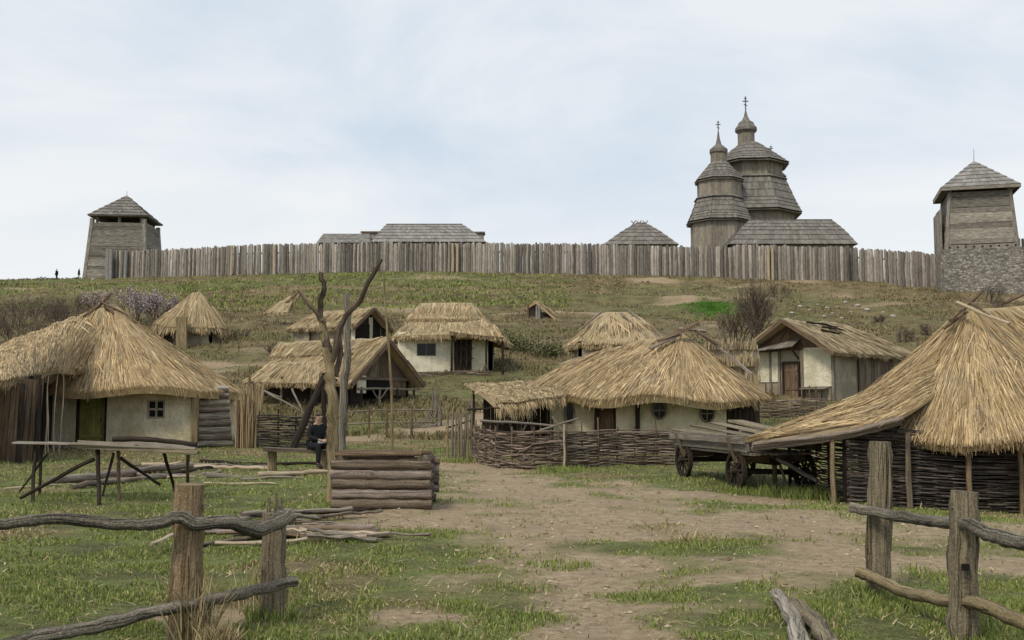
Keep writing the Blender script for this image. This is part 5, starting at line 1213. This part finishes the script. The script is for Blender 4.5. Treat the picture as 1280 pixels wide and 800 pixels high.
# ================================================================ PLATFORM TABLE
D = 18.6; t = thing('plank_platform', gp(130, D), 'long rickety plank platform on crossed pole legs in front of the green doored hut', 'platform')
zt = P(130, 556, D)[2]
for i, (a_, b_, D0, D1, r, m_) in enumerate((((20, 553), (170, 558), 18.3, 18.1, .035, 'wood_grey'), ((90, 556), (248, 566), 17.9, 18.0, .04, 'post_grey'), ((60, 555), (240, 563), 18.4, 18.5, .035, 'wood_grey'), ((30, 553), (150, 556), 18.8, 18.8, .03, 'wood_brown'), ((100, 553), (246, 558), 18.9, 18.9, .035, 'wood_grey'))):
    mb = MB(); beam(mb, P(*a_, D0), P(*b_, D1), .19, .04, (0, 0, 1), .06); mb.build('plank', M[m_], t)
mb = MB(); log(mb, None, np.array([P(141, 549, 18.6), P(190, 550, 18.6), P(246, 556, 18.5)]), .045, .04, 12, 8, .01); mb.build('top_pole', M['wood_dark'], t)
for (a_, Da, b_, Db, r) in (((45, 562), 18.3, (40, 626), 17.9, .03), ((52, 560), 18.9, (50, 605), 18.9, .03), ((122, 562), 18.0, (124, 634), 17.4, .035), ((148, 562), 18.6, (149, 626), 18.2, .035),
                            ((235, 566), 18.1, (236, 612), 19.2, .032), ((205, 566), 18.0, (222, 606), 19.3, .03)):
    q = P(*b_, Db); q[2] = gz(q[0], q[1])-.12; stick(t, [P(*a_, Da), q], r, M['wood_dark'] if RNG.random() < .6 else M['wood_brown'], 'leg', r*.9, 8, .02)
for (a_, Da, b_, Db, r) in (((118, 574), 18.0, (25, 623), 17.8, .033), ((60, 566), 18.6, (24, 615), 18.4, .022), ((150, 572), 18.3, (200, 606), 18.6, .03), ((142, 566), 18.2, (128, 620), 17.9, .025)):
    stick(t, [P(*a_, Da), P(*b_, Db)], r, M['wood_dark'], 'brace', r*.8, 8, .02)

# ================================================================ SCATTERED LOGS
logs = [((60, 606), (240, 586), .09, 'purplewood', 'long weathered log under the platform'), ((130, 605), (275, 592), .07, 'wood_grey', 'grey log lying right under the platform legs'),
        ((228, 586), (338, 588), .07, 'cut', 'pale barkless log lying right of the platform'), ((150, 600), (232, 584), .09, 'wood_brown', 'short brown log crossing under the platform'),
        ((250, 578), (410, 582), .05, 'wood_dark', 'thin dark pole on the grass before the bench'), ((5, 613), (120, 606), .03, 'cut', 'thin peeled stick left under the platform'),
        ((90, 612), (200, 598), .06, 'wood_mid', 'knobbly stick in the pile beneath platform middle'), ((255, 605), (345, 606), .025, 'cut', 'thin pale stick on the grass behind the nearest left post'), ((200, 598), (300, 580), .05, 'wood_dark', 'dark rotten branch behind the pale barkless log')]
for a_, b_, r, m_, lb in logs:
    A_, B_ = G(*a_), G(*b_); A_[2] += r*.75; B_[2] += r*.75; mb = MB(); log(mb, A_, B_, r, r*.7, 14, 9, .025, .25, .3); solo(mb, 'fallen_log', M[m_], (A_+B_)/2, lb, 'log', 'logs lying near the platform')
# wood pile of split boards
t = None; GP = 'loose boards of the wood pile'
items = [((255, 668), (468, 662), .10, 'purplewood', 'widest grey board across the wood pile'), ((268, 690), (458, 678), .055, 'cut', 'bright pale board along the front of the wood pile'), ((188, 697), (248, 664), .035, 'cut', 'short pale stick poking left from the wood pile behind the left post'),
         ((300, 660), (440, 650), .07, 'wood_grey', 'grey board at the back right of the wood pile'), ((330, 676), (425, 668), .08, 'wood_brown', 'brown bark slab in the middle of the wood pile'), ((262, 655), (345, 676), .05, 'cut', 'pale board crossing under the left end of the pile'),
         ((380, 655), (462, 646), .06, 'wood_dark', 'dark slab on the top right of the wood pile'), ((400, 664), (476, 653), .05, 'wood_mid', 'rusty brown slab at the right end of the wood pile'), ((250, 684), (330, 672), .05, 'wood_mid', 'short board at the front left of the pile'), ((340, 650), (420, 645), .05, 'purplewood', 'thin grey strip at the back of the wood pile'),
         ((290, 664), (360, 646), .05, 'wood_grey', 'tilted grey lath beside the second left fence post')]
for i, (a_, b_, wd, m_, lb) in enumerate(items):
    A_, B_ = G(*a_), G(*b_); lift = .04+.05*(i % 4); A_[2] += lift; B_[2] += lift*.8
    k = 9; pts = smoothline([A_, B_], k); mb = MB(); off = (RNG.random((k, 3))-.5)*.03
    tube(mb, pts+off, wd*(.75+.4*RNG.random(k)), 7, .3, .45); solo(mb, 'loose_board', M[m_], (A_+B_)/2, lb, 'board', GP)

for i in range(16):
    px = 268+150*RNG.random(); py = 650+30*RNG.random(); A_ = G(px, py); l = .5+1.2*RNG.random(); an = (RNG.random()-.5)*.7; B_ = A_+A3(math.cos(an)*l, math.sin(an)*l, 0)
    A_[2] = gz(A_[0], A_[1])+.03+.10*RNG.random(); B_[2] = gz(B_[0], B_[1])+.03+.06*RNG.random(); mb = MB(); k = 8; wd = .02+.05*RNG.random()
    tube(mb, smoothline([A_, B_], k)+(RNG.random((k, 3))-.5)*.04, wd*(.7+.5*RNG.random(k)), 7, .4, .45)
    solo(mb, 'loose_board', M[('purplewood', 'wood_mid', 'cut', 'wood_grey', 'wood_brown')[i % 5]], (A_+B_)/2, 'weathered broken lath lying mixed among the bigger boards of the wood pile', 'board', 'broken laths of the wood pile')
for i in range(14):
    px = 95+230*RNG.random(); py = 583+22*RNG.random(); A_ = G(px, py); l = .6+2.0*RNG.random(); an = (RNG.random()-.5)*.9; B_ = A_+A3(math.cos(an)*l, math.sin(an)*l, 0); r = .02+.05*RNG.random()
    A_[2] = gz(A_[0], A_[1])+r*.7; B_[2] = gz(B_[0], B_[1])+r*.7; mb = MB(); log(mb, A_, B_, r, r*.6, 10, 8, .04, .3, .3)
    solo(mb, 'fallen_branch', M[('purplewood', 'wood_mid', 'cut', 'wood_grey', 'wood_dark')[i % 5]], (A_+B_)/2, 'small branch lying in the litter of wood between platform and hut', 'branch', 'branches littered behind the platform')

# ================================================================ FOREGROUND FENCES
def rough_post(t, px_t, py_t, px_b, py_b, D, wpx, mat, spike=0., name='post', sides=10, extra=0.3):
    top = P(px_t, py_t, D); bot = P(px_b, py_b, D); bot = bot+(bot-top)*0; bot[2] = min(bot[2], gz(bot[0], bot[1]))-extra
    r = wpx/2/F*D; n = 16; pts = smoothline([bot, top], n); pts[1:-1] += (RNG.random((n-2, 3))-.5)*r*.08
    mb = MB(); rad = r*np.linspace(1.04, .97, n)*(1+.06*(RNG.random(n)-.5)); tube(mb, pts, rad, sides, .34)
    # checks and splinters down the face
    for k in range(16):
        an = RNG.random()*2*math.pi; z0, z1 = sorted(RNG.random(2)); z1 = min(z1, z0+.35); p0 = bot*(1-z0)+top*z0; p1 = bot*(1-z1)+top*z1; o_ = A3(math.cos(an), math.sin(an), 0)*r*.93
        tube(mb, [p0+o_, (p0+p1)/2+o_*1.06, p1+o_*1.0], [.004, r*.13, .004], 5, .3)
    if spike:
        for k in range(5):
            an = RNG.random()*6.28; o_ = A3(math.cos(an), math.sin(an), 0)*r*.6; tube(mb, [top+o_-[0, 0, .1], top+o_*.8+[0, 0, spike*(.3+.7*RNG.random())]], [r*.3, .008], 5, .4)
    return mb.build(name, mat, t)
t = thing('rail_fence', G(237, 792), 'crooked rail fence with two thick posts and wavy rails, front left', 'fence', 'foreground rail fences')
rough_post(t, 238, 605, 230, 800, 7.5, 35, M['post'], .0)
mb = MB(); tube(mb, [P(222, 648, 7.38), P(240, 652, 7.36), P(254, 646, 7.38), P(256, 652, 7.6), P(236, 648, 7.66), P(222, 646, 7.5)], .010, 5, .2); mb.build('binding', M['wood_dark'], t)
rough_post(t, 343, 640, 341, 772, 8.2, 29, M['post_grey'], .16, extra=.2)
stick(t, [P(-60, 660, 6.9), P(0, 655, 7.0), P(60, 648, 7.1), P(120, 652, 7.2), P(170, 656, 7.25), P(205, 652, 7.3), P(225, 646, 7.32), P(245, 655, 7.35), P(285, 652, 7.5), P(318, 663, 7.7), P(345, 655, 7.9), P(366, 643, 8.0)], .036, M['rail'], 'rail', .052, 60, .05, 11)
stick(t, [P(366, 645, 8.0), P(350, 641, 7.98), P(338, 650, 8.0)], .035, M['rail'], 'rail_stub', .02, 6)
stick(t, [P(-40, 822, 6.9), P(40, 798, 7.0), P(110, 785, 7.1), P(180, 768, 7.25), P(240, 756, 7.4), P(300, 742, 7.7), P(370, 727, 8.0)], .046, M['rail'], 'rail', .040, 40, .03, 11)
t = thing('rail_fence', G(1098, 742), 'rail fence with one tall and one short squared post, front right', 'fence', 'foreground rail fences')
rough_post(t, 1100, 552, 1096, 752, 9.1, 30, M['post_grey'], .0, sides=8); rough_post(t, 1207, 614, 1200, 805, 7.4, 34, M['post_grey'], .0, sides=8)
mb = MB(); q = P(1207, 709, 7.28); beam(mb, q-[.022, 0, 0], q+[.022, 0, 0], .03, .045); mb.build('painted_dark_slot', M['shade_eye_black'], t)  # near-black block on the post face painting the shade of a slot
stick(t, [P(1064, 634, 9.1), P(1110, 643, 8.8), P(1160, 650, 8.2), P(1210, 655, 7.25), P(1238, 668, 7.0), P(1282, 677, 6.7), P(1350, 672, 6.4)], .043, M['rail'], 'rail', .052, 40, .02, 11)
stick(t, [P(1070, 714, 9.0), P(1092, 722, 8.9), P(1130, 739, 8.4), P(1180, 751, 7.6), P(1225, 757, 7.2), P(1285, 781, 6.8), P(1350, 812, 6.5)], .042, M['bark'], 'rail', .048, 40, .03, 10)
for (a_, b_, D0, D1, r, m_, lb) in (((966, 745), (1000, 815), 8.7, 6.8, .072, 'pale_log', 'thick pale split log pointing at the viewer, bottom right of centre'), ((984, 768), (1042, 826), 8.2, 6.6, .075, 'post_grey', 'darker knobbly log just right of the pale split log')):
    A_ = A3(*gp(a_[0], D0)); B_ = A3(*gp(b_[0], D1)); A_[2] += r*.9; B_[2] += r*.9; mb = MB(); log(mb, None, np.array([A_, (A_+B_)/2+[.02, 0, .02], B_]), r*.75, r, 18, 10, .01, .35, .22); solo(mb, 'fallen_log', M[m_], (A_+B_)/2, lb, 'log', 'logs by the front path')

# ================================================================ CART
Aw, u_, v_ = A3(4.15, 25.3, 0), unit(A3(.25, -.97, 0)), unit(A3(.97, .25, 0))
Lc_, Wc_ = 2.75, 1.65; zg = gz(5, 24); t = thing('wooden_cart', (5.6, 24, zg), 'old grey four wheeled wooden cart parked beside the wattle fence', 'cart')
def wheel(c, r=.43):
    c = np.asarray(c, float); ax = v_; e1 = u_; e2 = A3(0, 0, 1); mb = MB(); k = 26; an = np.arange(k+1)/k*2*math.pi
    prof = [(r, -.045), (r, .045), (r-.075, .045), (r-.075, -.045)]
    V = np.array([[c+(e1*math.cos(q)+e2*math.sin(q))*pr+ax*pa for pr, pa in prof] for q in an[:-1]]).reshape(-1, 3)
    f = []; uv = []
    for i in range(k):
        for j in range(4): f.append((i*4+j, i*4+(j+1) % 4, ((i+1) % k)*4+(j+1) % 4, ((i+1) % k)*4+j)); uv.append([(j*.09, i*.1), (j*.09+.09, i*.1), (j*.09+.09, i*.1+.1), (j*.09, i*.1+.1)])
    mb.add(V, f, uv); w_ = MB(); rim = mb
    root = MB(); tube(root, [c-ax*.13, c-ax*.05, c+ax*.05, c+ax*.13], [.06, .085, .085, .06], 12)
    wh = root.build('wheel', M['wood_dark'], t); rim.build('rim', M['wood_dark'], wh)
    for i in range(10): q = i/10*2*math.pi+.1; sp_ = MB(); d = e1*math.cos(q)+e2*math.sin(q); beam(sp_, c+d*.07, c+d*(r-.06), .045, .03, ax); sp_.build('spoke', M['wood_dark'], wh)
ws = {}
for i in (0, 1):
    for j in (0, 1):
        c = Aw+u_*(Lc_*i)+v_*(Wc_*j); c[2] = gz(c[0], c[1])+.42; ws[(i, j)] = c; wheel(c)
    mb = MB(); beam(mb, ws[(i, 0)], ws[(i, 1)], .1, .12); mb.build('axle', M['wood_dark'], t)
zb = zg+.74
def cp(l, w, z): p = Aw+u_*l+v_*w; return A3(p[0], p[1], zb+z)
mb = MB(); beam(mb, cp(-.2, .82, -.18), cp(3.0, .82, -.18), .14, .12); mb.build('reach_pole', M['wood_dark'], t)
mb = MB(); 
for k in range(7): w0 = .12+k*.235; beam(mb, cp(-.55+RNG.random()*.1, w0, .02), cp(3.3+RNG.random()*.15, w0, .02), .215, .05, (0, 0, 1), .015)
mb.build('bed', M['wood_grey'], t)
for i in (0, 1): mb = MB(); beam(mb, cp(Lc_*i, -.02, -.1), cp(Lc_*i, 1.67, -.1), .16, .17); mb.build('bolster', M['wood_brown'], t)
for w0, w1 in ((.02, -.16), (1.63, 1.8)):
    mb = MB(); slab(mb, cp(-.5, w0, .06), cp(3.3, w0, .06), cp(-.6, w1, .42), cp(3.4, w1, .42), 1, .05); 
    mb2 = MB()
    for k in range(2): 
        f = (k+.5)/2; beam(mb2, cp(-.55, w0+(w1-w0)*f, .05+.34*f+.02), cp(3.38, w0+(w1-w0)*f, .05+.34*f+.02), .05, .17, (0, 0, 1), .02)
    mb2.build('side_board', M['wood_grey'], t)
    for l in (.0, 2.75): mb = MB(); beam(mb, cp(l, w0-(.05 if w0 < 1 else -.05), -.12), cp(l, w1-(.05 if w0 < 1 else -.05), .38), .05, .05, u_); mb.build('side_stake', M['wood_mid'], t)
mb = MB()
for k, (w0, w1) in enumerate(((-.12, .3), (.35, .75), (.8, 1.2), (1.25, 1.7))): beam(mb, cp(-.5+.1*k, (w0+w1)/2, .46+.07*k), cp(3.25-.12*k, (w0+w1)/2+.06, .30+.02*k), .38, .035, (0, 0, 1), .05)
mb.build('loose_planks', M['post_grey'], t)
stick(t, [cp(3.1, .8, -.1), cp(4.2, 1.1, -.5)], .05, M['wood_grey'], 'draw_pole', .04)

# ================================================================ PEOPLE
def skin_body(name, J, E, mat, parent, root=0, sub=2, org=(0, 0, 0)):
    me = bpy.data.meshes.new(name+'_s'); vs = [Vector(j[:3])-Vector(org) for j in J]; me.from_pydata(vs, E, []); o = bpy.data.objects.new(name+'_s', me); COL.objects.link(o)
    m = o.modifiers.new('sk', 'SKIN'); m.use_smooth_shade = True
    for i, d in enumerate(me.skin_vertices[0].data): r = J[i][3]; d.radius = (r, J[i][4] if len(J[i]) > 4 else r); d.use_root = (i == root)
    s_ = o.modifiers.new('su', 'SUBSURF'); s_.levels = sub; s_.render_levels = sub
    dg = bpy.context.evaluated_depsgraph_get(); dg.update(); nm = bpy.data.meshes.new_from_object(o.evaluated_get(dg)); bpy.data.objects.remove(o); bpy.data.meshes.remove(me)
    nm.materials.clear(); nm.materials.append(mat); r = bpy.data.objects.new(name, nm); COL.objects.link(r); r.parent = parent
    for p_ in nm.polygons: p_.use_smooth = True
    return r
def human(base, face, seated, label, jacket, trousers, group=None, sc=1.0):
    """local frame: x right, y forward (facing), z up, origin at the feet/ground below the pelvis"""
    t = thing('person', base, label, 'person', group); fx = unit(A3(face[0], face[1], 0)); rx = A3(fx[1], -fx[0], 0)
    def L_(x, y, z): return tuple(rx*x*sc+fx*y*sc+A3(0, 0, z*sc))
    if seated:
        pel, ch, nk, hd = (0, 0, .55), (0, .10, .93), (0, .15, 1.09), (0, .19, 1.22)
        legs = [[(s*.1, .05, .53), (s*.13, .46, .55), (s*.14, .50, .12), (s*.15, .66, .06)] for s in (-1, 1)]
        arms = [[(s*.18, .12, 1.0), (s*.25, .18, .76), (s*.08, .40, .68), (s*.03, .47, .67)] for s in (-1, 1)]
    else:
        pel, ch, nk, hd = (0, 0, .93), (0, .0, 1.32), (0, .01, 1.49), (0, .03, 1.62)
        legs = [[(s*.1, 0, .9), (s*.11, .03*s, .5), (s*.12, -.02*s, .1), (s*.13, .13-.02*s, .05)] for s in (-1, 1)]
        arms = [[(s*.18, 0, 1.4), (s*.25, -.02, 1.12), (s*.22, .12, .9), (s*.21, .16, .82)] for s in (-1, 1)]
    J = [(*L_(*pel), .13*sc), (*L_(*ch), .15*sc), (*L_(*nk), .055*sc), (*L_(hd[0], hd[1]-.01, hd[2]-.04), .082*sc), (*L_(hd[0], hd[1], hd[2]+.07), .085*sc)]; E = [(0, 1), (1, 2), (2, 3), (3, 4)]
    def chain(start, pts, rr):
        prev = start
        for p_, r_ in zip(pts, rr): J.append((*L_(*p_), r_*sc)); E.append((prev, len(J)-1)); prev = len(J)-1
        return prev
    for a_ in legs: chain(0, a_, (.085, .06, .04, .045))
    for a_ in arms: chain(1, a_, (.055, .042, .03, .032))
    body = skin_body('body', J, E, M['skin'], t)
    # face and hands on the body mesh
    mb = MB(); h = A3(*L_(*hd)); 
    tube(mb, [h+fx*.075*sc+A3(0, 0, .035), h+fx*.11*sc+A3(0, 0, -.005)], [.008, .016], 6)
    for s in (-1, 1): tube(mb, [h+rx*s*.075*sc, h+rx*s*.095*sc+A3(0, 0, .03)], [.02, .012], 6)
    for a_ in arms:
        w_ = A3(*L_(*a_[3])); d = unit(w_-A3(*L_(*a_[2])))
        for k in range(5):
            o_ = rx*(k-2)*.017*sc if k < 4 else rx*-.045*sc; ln_ = (.07, .085, .08, .065, .05)[k]
            tube(mb, [w_+o_*.8, w_+o_+d*ln_*.6+A3(0, 0, -.005), w_+o_+d*ln_+A3(0, 0, -.022)], [.010, .0085, .006], 6)
    base_ = A3(*base); mb.v = [v+base_ for v in mb.v]; f_ = mb.build('face_and_hands', M['skin'], t)
    # join the details into the one body mesh
    with bpy.context.temp_override(active_object=body, selected_editable_objects=[body, f_], object=body, selected_objects=[body, f_]): bpy.ops.object.join()
    def cl(nm, pts, E2, rr, mat): skin_body(nm, [(*L_(*p_), r_*sc) for p_, r_ in zip(pts, rr)], E2, mat, t)
    cl('jacket', [pel, ch, (nk[0], nk[1]-.01, nk[2]-.05)]+arms[0][:3]+arms[1][:3], [(0, 1), (1, 2), (1, 3), (3, 4), (4, 5), (1, 6), (6, 7), (7, 8)], (.165, .185, .075, .075, .06, .045, .075, .06, .045), jacket)
    cl('trousers', [(pel[0], pel[1], pel[2]-.0)]+legs[0][:3]+legs[1][:3], [(0, 1), (1, 2), (2, 3), (0, 4), (4, 5), (5, 6)], (.15, .105, .075, .055, .105, .075, .055), trousers)
    for a_ in legs: cl('boot', [a_[2], a_[3], (a_[3][0], a_[3][1]+.06, a_[3][2]-.01)], [(0, 1), (1, 2)], (.058, .055, .045), M['leather'])
    cl('hair', [(hd[0], hd[1]-.035, hd[2]-.01), (hd[0], hd[1]-.02, hd[2]+.09)], [(0, 1)], (.10, .105), M['hair'])
    for s in (-1, 1):
        mb = MB(); q = h+fx*.083*sc+rx*s*.032*sc+A3(0, 0, .03)+base_; tube(mb, [q, q+fx*.006], [.012, .008], 6); mb.build('eye', M['shade_eye_black'], t)
    return t
b = A3(*gp(396, 25.35)); t = human((b[0], b[1]-.02, zb_ if False else P(370, 562, 25.3)[2]-.44+.0), (.55, -.8), True, 'person in dark clothes sitting on the plank bench behind the dead tree', M['cloth_black'], M['cloth_black'])
mb = MB(); q = b+A3(.22, -.36, 0); q[2] = P(397, 552, 25)[2]; beam(mb, q-[.09, .0, .0], q+[.09, 0, .01], .12, .03, (0, -.5, 1)); solo(mb, 'folded_paper', M['cloth_white'], q, 'small white folded paper held on the lap of the seated person', 'paper')
for px, fc, lb, sc in ((67, (-1, .3), 'distant person in dark clothes standing left, nearest the brush heap on the skyline', .97), (95, (1, .2), 'distant person in a bulky dark coat standing between the other figure and the left watchtower', 1.0)):
    D = 152; c = gp(px, D); human(c, fc, False, lb, M['cloth_black'], M['cloth_navy'], 'people on the skyline', sc)
# brush heap on the skyline
t = thing('brush_heap', gp(46, 150), 'low dark heap of brushwood on the skyline left of the two people', 'brush')
for i in range(26):
    px = 22+45*RNG.random(); a = A3(*gp(px, 149+2*RNG.random())); b = a+[2.2*(RNG.random()-.3), RNG.random()-.5, .2+.55*RNG.random()*math.sin((px-18)/52*3.14)]
    mb_ = MB() if i == 0 else mb_; log(mb_, a, b, .06, .03, 5, 5, .05)
mb_.build('branches', M['bark_dark'], t)

# ================================================================ SHRUBS AND TREES
def branching(mb, leafpts, p, d, L0, r, depth, spread=.5, up=.25, k=(2, 4), rs=None):
    rs = rs or random
    n = 4; pts = [np.array(p)]
    dd = np.array(d)
    for i in range(n): dd = unit(dd+A3(rs.uniform(-1, 1), rs.uniform(-1, 1), rs.uniform(-1, 1))*.16+A3(0, 0, up*.1)); pts.append(pts[-1]+dd*L0/n)
    tube(mb, pts, np.linspace(r, r*.6, n+1), 6 if depth > 2 else 4 if depth > 1 else 3, .1, caps=False)
    if depth <= 1: leafpts.extend(pts[1:])
    if depth == 0: return
    for i in range(rs.randint(*k)):
        s = rs.uniform(.35, 1.0); q = pts[max(1, min(n, int(s*n+.5)))]; nd = unit(dd+A3(rs.uniform(-1, 1), rs.uniform(-1, 1), rs.uniform(-.6, 1))*spread*1.6+A3(0, 0, up)); branching(mb, leafpts, q, nd, L0*rs.uniform(.6, .8), r*.55, depth-1, spread, up, k, rs)
def leaves(mb, pts, n, sz, spread):
    pts = np.array(pts); c = pts[RNG.integers(0, len(pts), n)]+RNG.normal(0, spread, (n, 3)); a = unit(RNG.normal(0, 1, (n, 3))); b = unit(np.cross(a, RNG.normal(0, 1, (n, 3)))); s = sz*(.5+RNG.random((n, 1)))
    V = np.stack([c-a*s, c+b*s*.6, c+a*s, c-b*s*.6], 1).reshape(-1, 3); k = np.arange(n)[:, None]*4; mb.add(V, k+np.array([[0, 1, 2, 3]]))
def plant(name, base, h, label, cat, leafmat=None, nleaf=0, lsz=.1, stems=5, wide=.5, depth=3, twigmat='twigs_far', r0=.03, group=None, seed=1, lname='foliage', spread_l=.12, k=(2, 4)):
    rs = random.Random(seed); t = thing(name, base, label, cat, group); lp = []; mb = MB(); base = A3(*base)
    for i in range(stems):
        an = rs.uniform(0, 6.28); d = unit(A3(math.cos(an)*wide*rs.random(), math.sin(an)*wide*rs.random(), 1)); tr_ = mb
        branching(mb, lp, base+A3(math.cos(an)*.15*h*wide, math.sin(an)*.15*h*wide, -.15), d, h*.38, r0, depth, .5, .25, k, rs)
    mb.build('stems', M[twigmat], t)
    if leafmat and nleaf: mb = MB(); leaves(mb, lp, nleaf, lsz, spread_l); mb.build(lname, M[leafmat], t)
    return t
GS = 'shrubs on the hillside'
plant('flowering_shrub', gp(182, 86), 4.4, 'lilac pink flowering shrub behind the left hut roof, under the palisade end', 'shrub', 'blossom', 5200, .075, 11, 1.2, 3, r0=.05, lname='blossom', seed=4)
plant('flowering_shrub', gp(133, 92), 4.0, 'pale greyish budding shrub left of the lilac pink one', 'shrub', 'blossom', 900, .08, 9, .95, 3, r0=.045, lname='buds', seed=9)
plant('bare_tree', gp(945, 76), 5.9, 'tall leafless multi stemmed tree above the gabled house roof', 'tree', None, 0, .1, 9, .42, 4, r0=.06, seed=3, k=(3, 4))
plant('bare_tree', gp(920, 79), 3.6, 'smaller leafless bush left of the tall multi stemmed tree', 'tree', None, 0, .1, 9, .8, 3, r0=.045, seed=5, k=(3, 5))
c = G(890, 385); mb = MB(); m = 7000; rr = np.abs(RNG.normal(0, .55, m)); an = RNG.random(m)*6.283; rr = rr*(1+.3*np.sin(2*an+1)+.25*np.sin(5*an)); x = c[0]+np.cos(an)*rr*2.0; y = c[1]+np.sin(an)*rr*5.2; blades(mb, x, y, terrain(x, y)-.02, .12+.16*RNG.random(m), .05+.04*RNG.random(m), .8)
solo(mb, 'grass_patch', M['leaf_bright'], c, 'bright fresh green patch of grass on the brown slope beneath the church', 'grass patch')
BS = [(12, 88, 3.6, None, 'tangle of bare bushes at the far left edge of the slope'), (38, 92, 3.8, None, 'bare grey bush left of the left hut peak'), (62, 86, 3.4, None, 'low bare bush just left of the left hut roof'), (90, 97, 3.0, None, 'bare bush halfway between the left hut peak and skyline'),
      (625, 78, 1.0, 'leaf_dark', 'dull green bush right of the two-tier hut roof'), (652, 74, 1.1, 'leaf_dark', 'dark bush under the tiny shelter, left one'), (683, 72, 1.1, 'leaf_dark', 'dark bush under the tiny shelter, right one'),
      (868, 72, 1.2, 'leaf_dark', 'olive bush above the central hut ridge'), (1130, 78, 1.5, None, 'dull bare scrub behind the right end of the gabled house roof'), (1165, 84, 1.6, None, 'dull bare bush left of the nearest hut peak'), (1100, 92, 1.0, None, 'small bare bush beside the pale stones'),
      (1262, 100, 3.2, None, 'bare brown bush below the stone footed watchtower, right edge'), (1238, 106, 2.6, None, 'bare bush directly below the stone tower base'), (345, 73, 1.4, None, 'bare bush left of the forked tree, mid slope'), (300, 82, 1.3, None, 'reddish bare bush right of the conical hut'), (975, 112, 2.2, None, 'bare scrub below the middle of the palisade front section'), (1010, 60, 1.2, None, 'dry weeds behind gabled house')]
BS += [(-12, 80, 4.2, None, 'dense bare thicket cut by the left picture edge'), (22, 78, 3.0, None, 'lower bare thicket just above the left hut side roof'), (75, 92, 2.6, None, 'sparse bare bush between the thicket and the budding shrub')]
for i, (px, D, h, lm, lb) in enumerate(BS):
    plant('green_bush' if lm else 'bare_bush', gp(px, D), h, lb, 'bush', lm, 1500 if lm else 0, .08, 10 if px > 100 else 15, 1.3 if not lm else 2.4, 3 if not lm else 2, r0=.03, group=GS, seed=20+i, spread_l=.4, k=(3, 4))
# pale stones
me_cache = []
for i in range(4):
    mb = MB(); k = 9; m = 6; V = []
    for a_ in range(m+1):
        for b_ in range(k): th_ = a_/m*math.pi; ph = b_/k*6.283; r_ = 1+.35*(RNG.random()-.5); V.append((math.sin(th_)*math.cos(ph)*r_, math.sin(th_)*math.sin(ph)*r_*.8, math.cos(th_)*.55*r_))
    mb.add(V, [(a_*k+b_, a_*k+(b_+1) % k, (a_+1)*k+(b_+1) % k, (a_+1)*k+b_) for a_ in range(m) for b_ in range(k)]); o = mb.build('pale_stone', M['rock'], org=(0, 0, 0)); me_cache.append(o)
st = [(1000, 384), (1012, 388), (1022, 381), (1034, 386), (1040, 392), (1046, 384), (1057, 379), (1063, 390), (1072, 383), (1084, 388), (1094, 382), (1030, 396), (1052, 398), (1104, 391), (990, 392), (1116, 396), (1068, 397), (98, 353), (116, 350)]
for i, (px, py) in enumerate(st):
    c = G(px, py); s = .12+.2*RNG.random(); o = me_cache[i % 4]
    if i >= 4: o = o.copy(); COL.objects.link(o)
    o.location = (c[0], c[1], c[2]+s*.25); o.scale = (s*1.2, s, s); o.rotation_euler = (0, 0, RNG.random()*6)
    if px < 200: tag(o, 'pale stone near the skyline left of the watchtower', 'stone', 'pale stones on the left skyline')
    else: tag(o, 'pale stone in the scatter above the gabled house roof', 'stone', 'pale stones on the hillside')
# tufts of dry weeds at post feet and along fences
def tuft(px, D, h, n, label, r=.18, mat='drygrass'):
    c = gp(px, D); mb = MB(); m = n; an = RNG.random(m)*6.28; rr = r*np.sqrt(RNG.random(m)); x, y = c[0]+np.cos(an)*rr, c[1]+np.sin(an)*rr
    blades(mb, x, y, terrain(x, y), h*(.4+.7*RNG.random(m)), .004+.006*RNG.random(m)+.0004*D, .8)
    return solo(mb, 'grass_tuft', M[mat], c, label, 'grass tuft', 'grass tufts')
tuft(250, 7.45, .50, 260, 'dry weeds growing at the foot of the thick left fence post', .14); tuft(282, 7.3, .17, 500, 'straw coloured tuft right of the thick left fence post', .12)
tuft(345, 8.15, .12, 300, 'green tuft around the jagged second fence post', .2, 'grass'); tuft(318, 8.6, .38, 90, 'sparse weeds between the two left fence posts', .4)
tuft(1096, 9.05, .11, 500, 'grass round the foot of the tall right fence post', .28, 'grass'); tuft(1140, 8.6, .10, 700, 'lush grass between the two right fence posts', .45, 'grass'); tuft(1203, 7.35, .09, 300, 'grass round the short right fence post', .22, 'grass'); tuft(1260, 7.9, .10, 700, 'lush grass right of the short right fence post', .6, 'grass')
tuft(1000, 21.5, .28, 900, 'dark green weeds beneath the lean-to corner post', .9, 'grass'); tuft(700, 26.2, .18, 500, 'green weeds at the foot of the birch post', .6, 'grass'); tuft(575, 29.5, .18, 400, 'green weeds before the split stakes', .6, 'grass'); tuft(935, 22.3, .16, 400, 'green weeds under the right cart wheels', .7, 'grass')
tuft(700, 10.9, .08, 300, 'low green clump in the middle of the path', .35, 'grass')
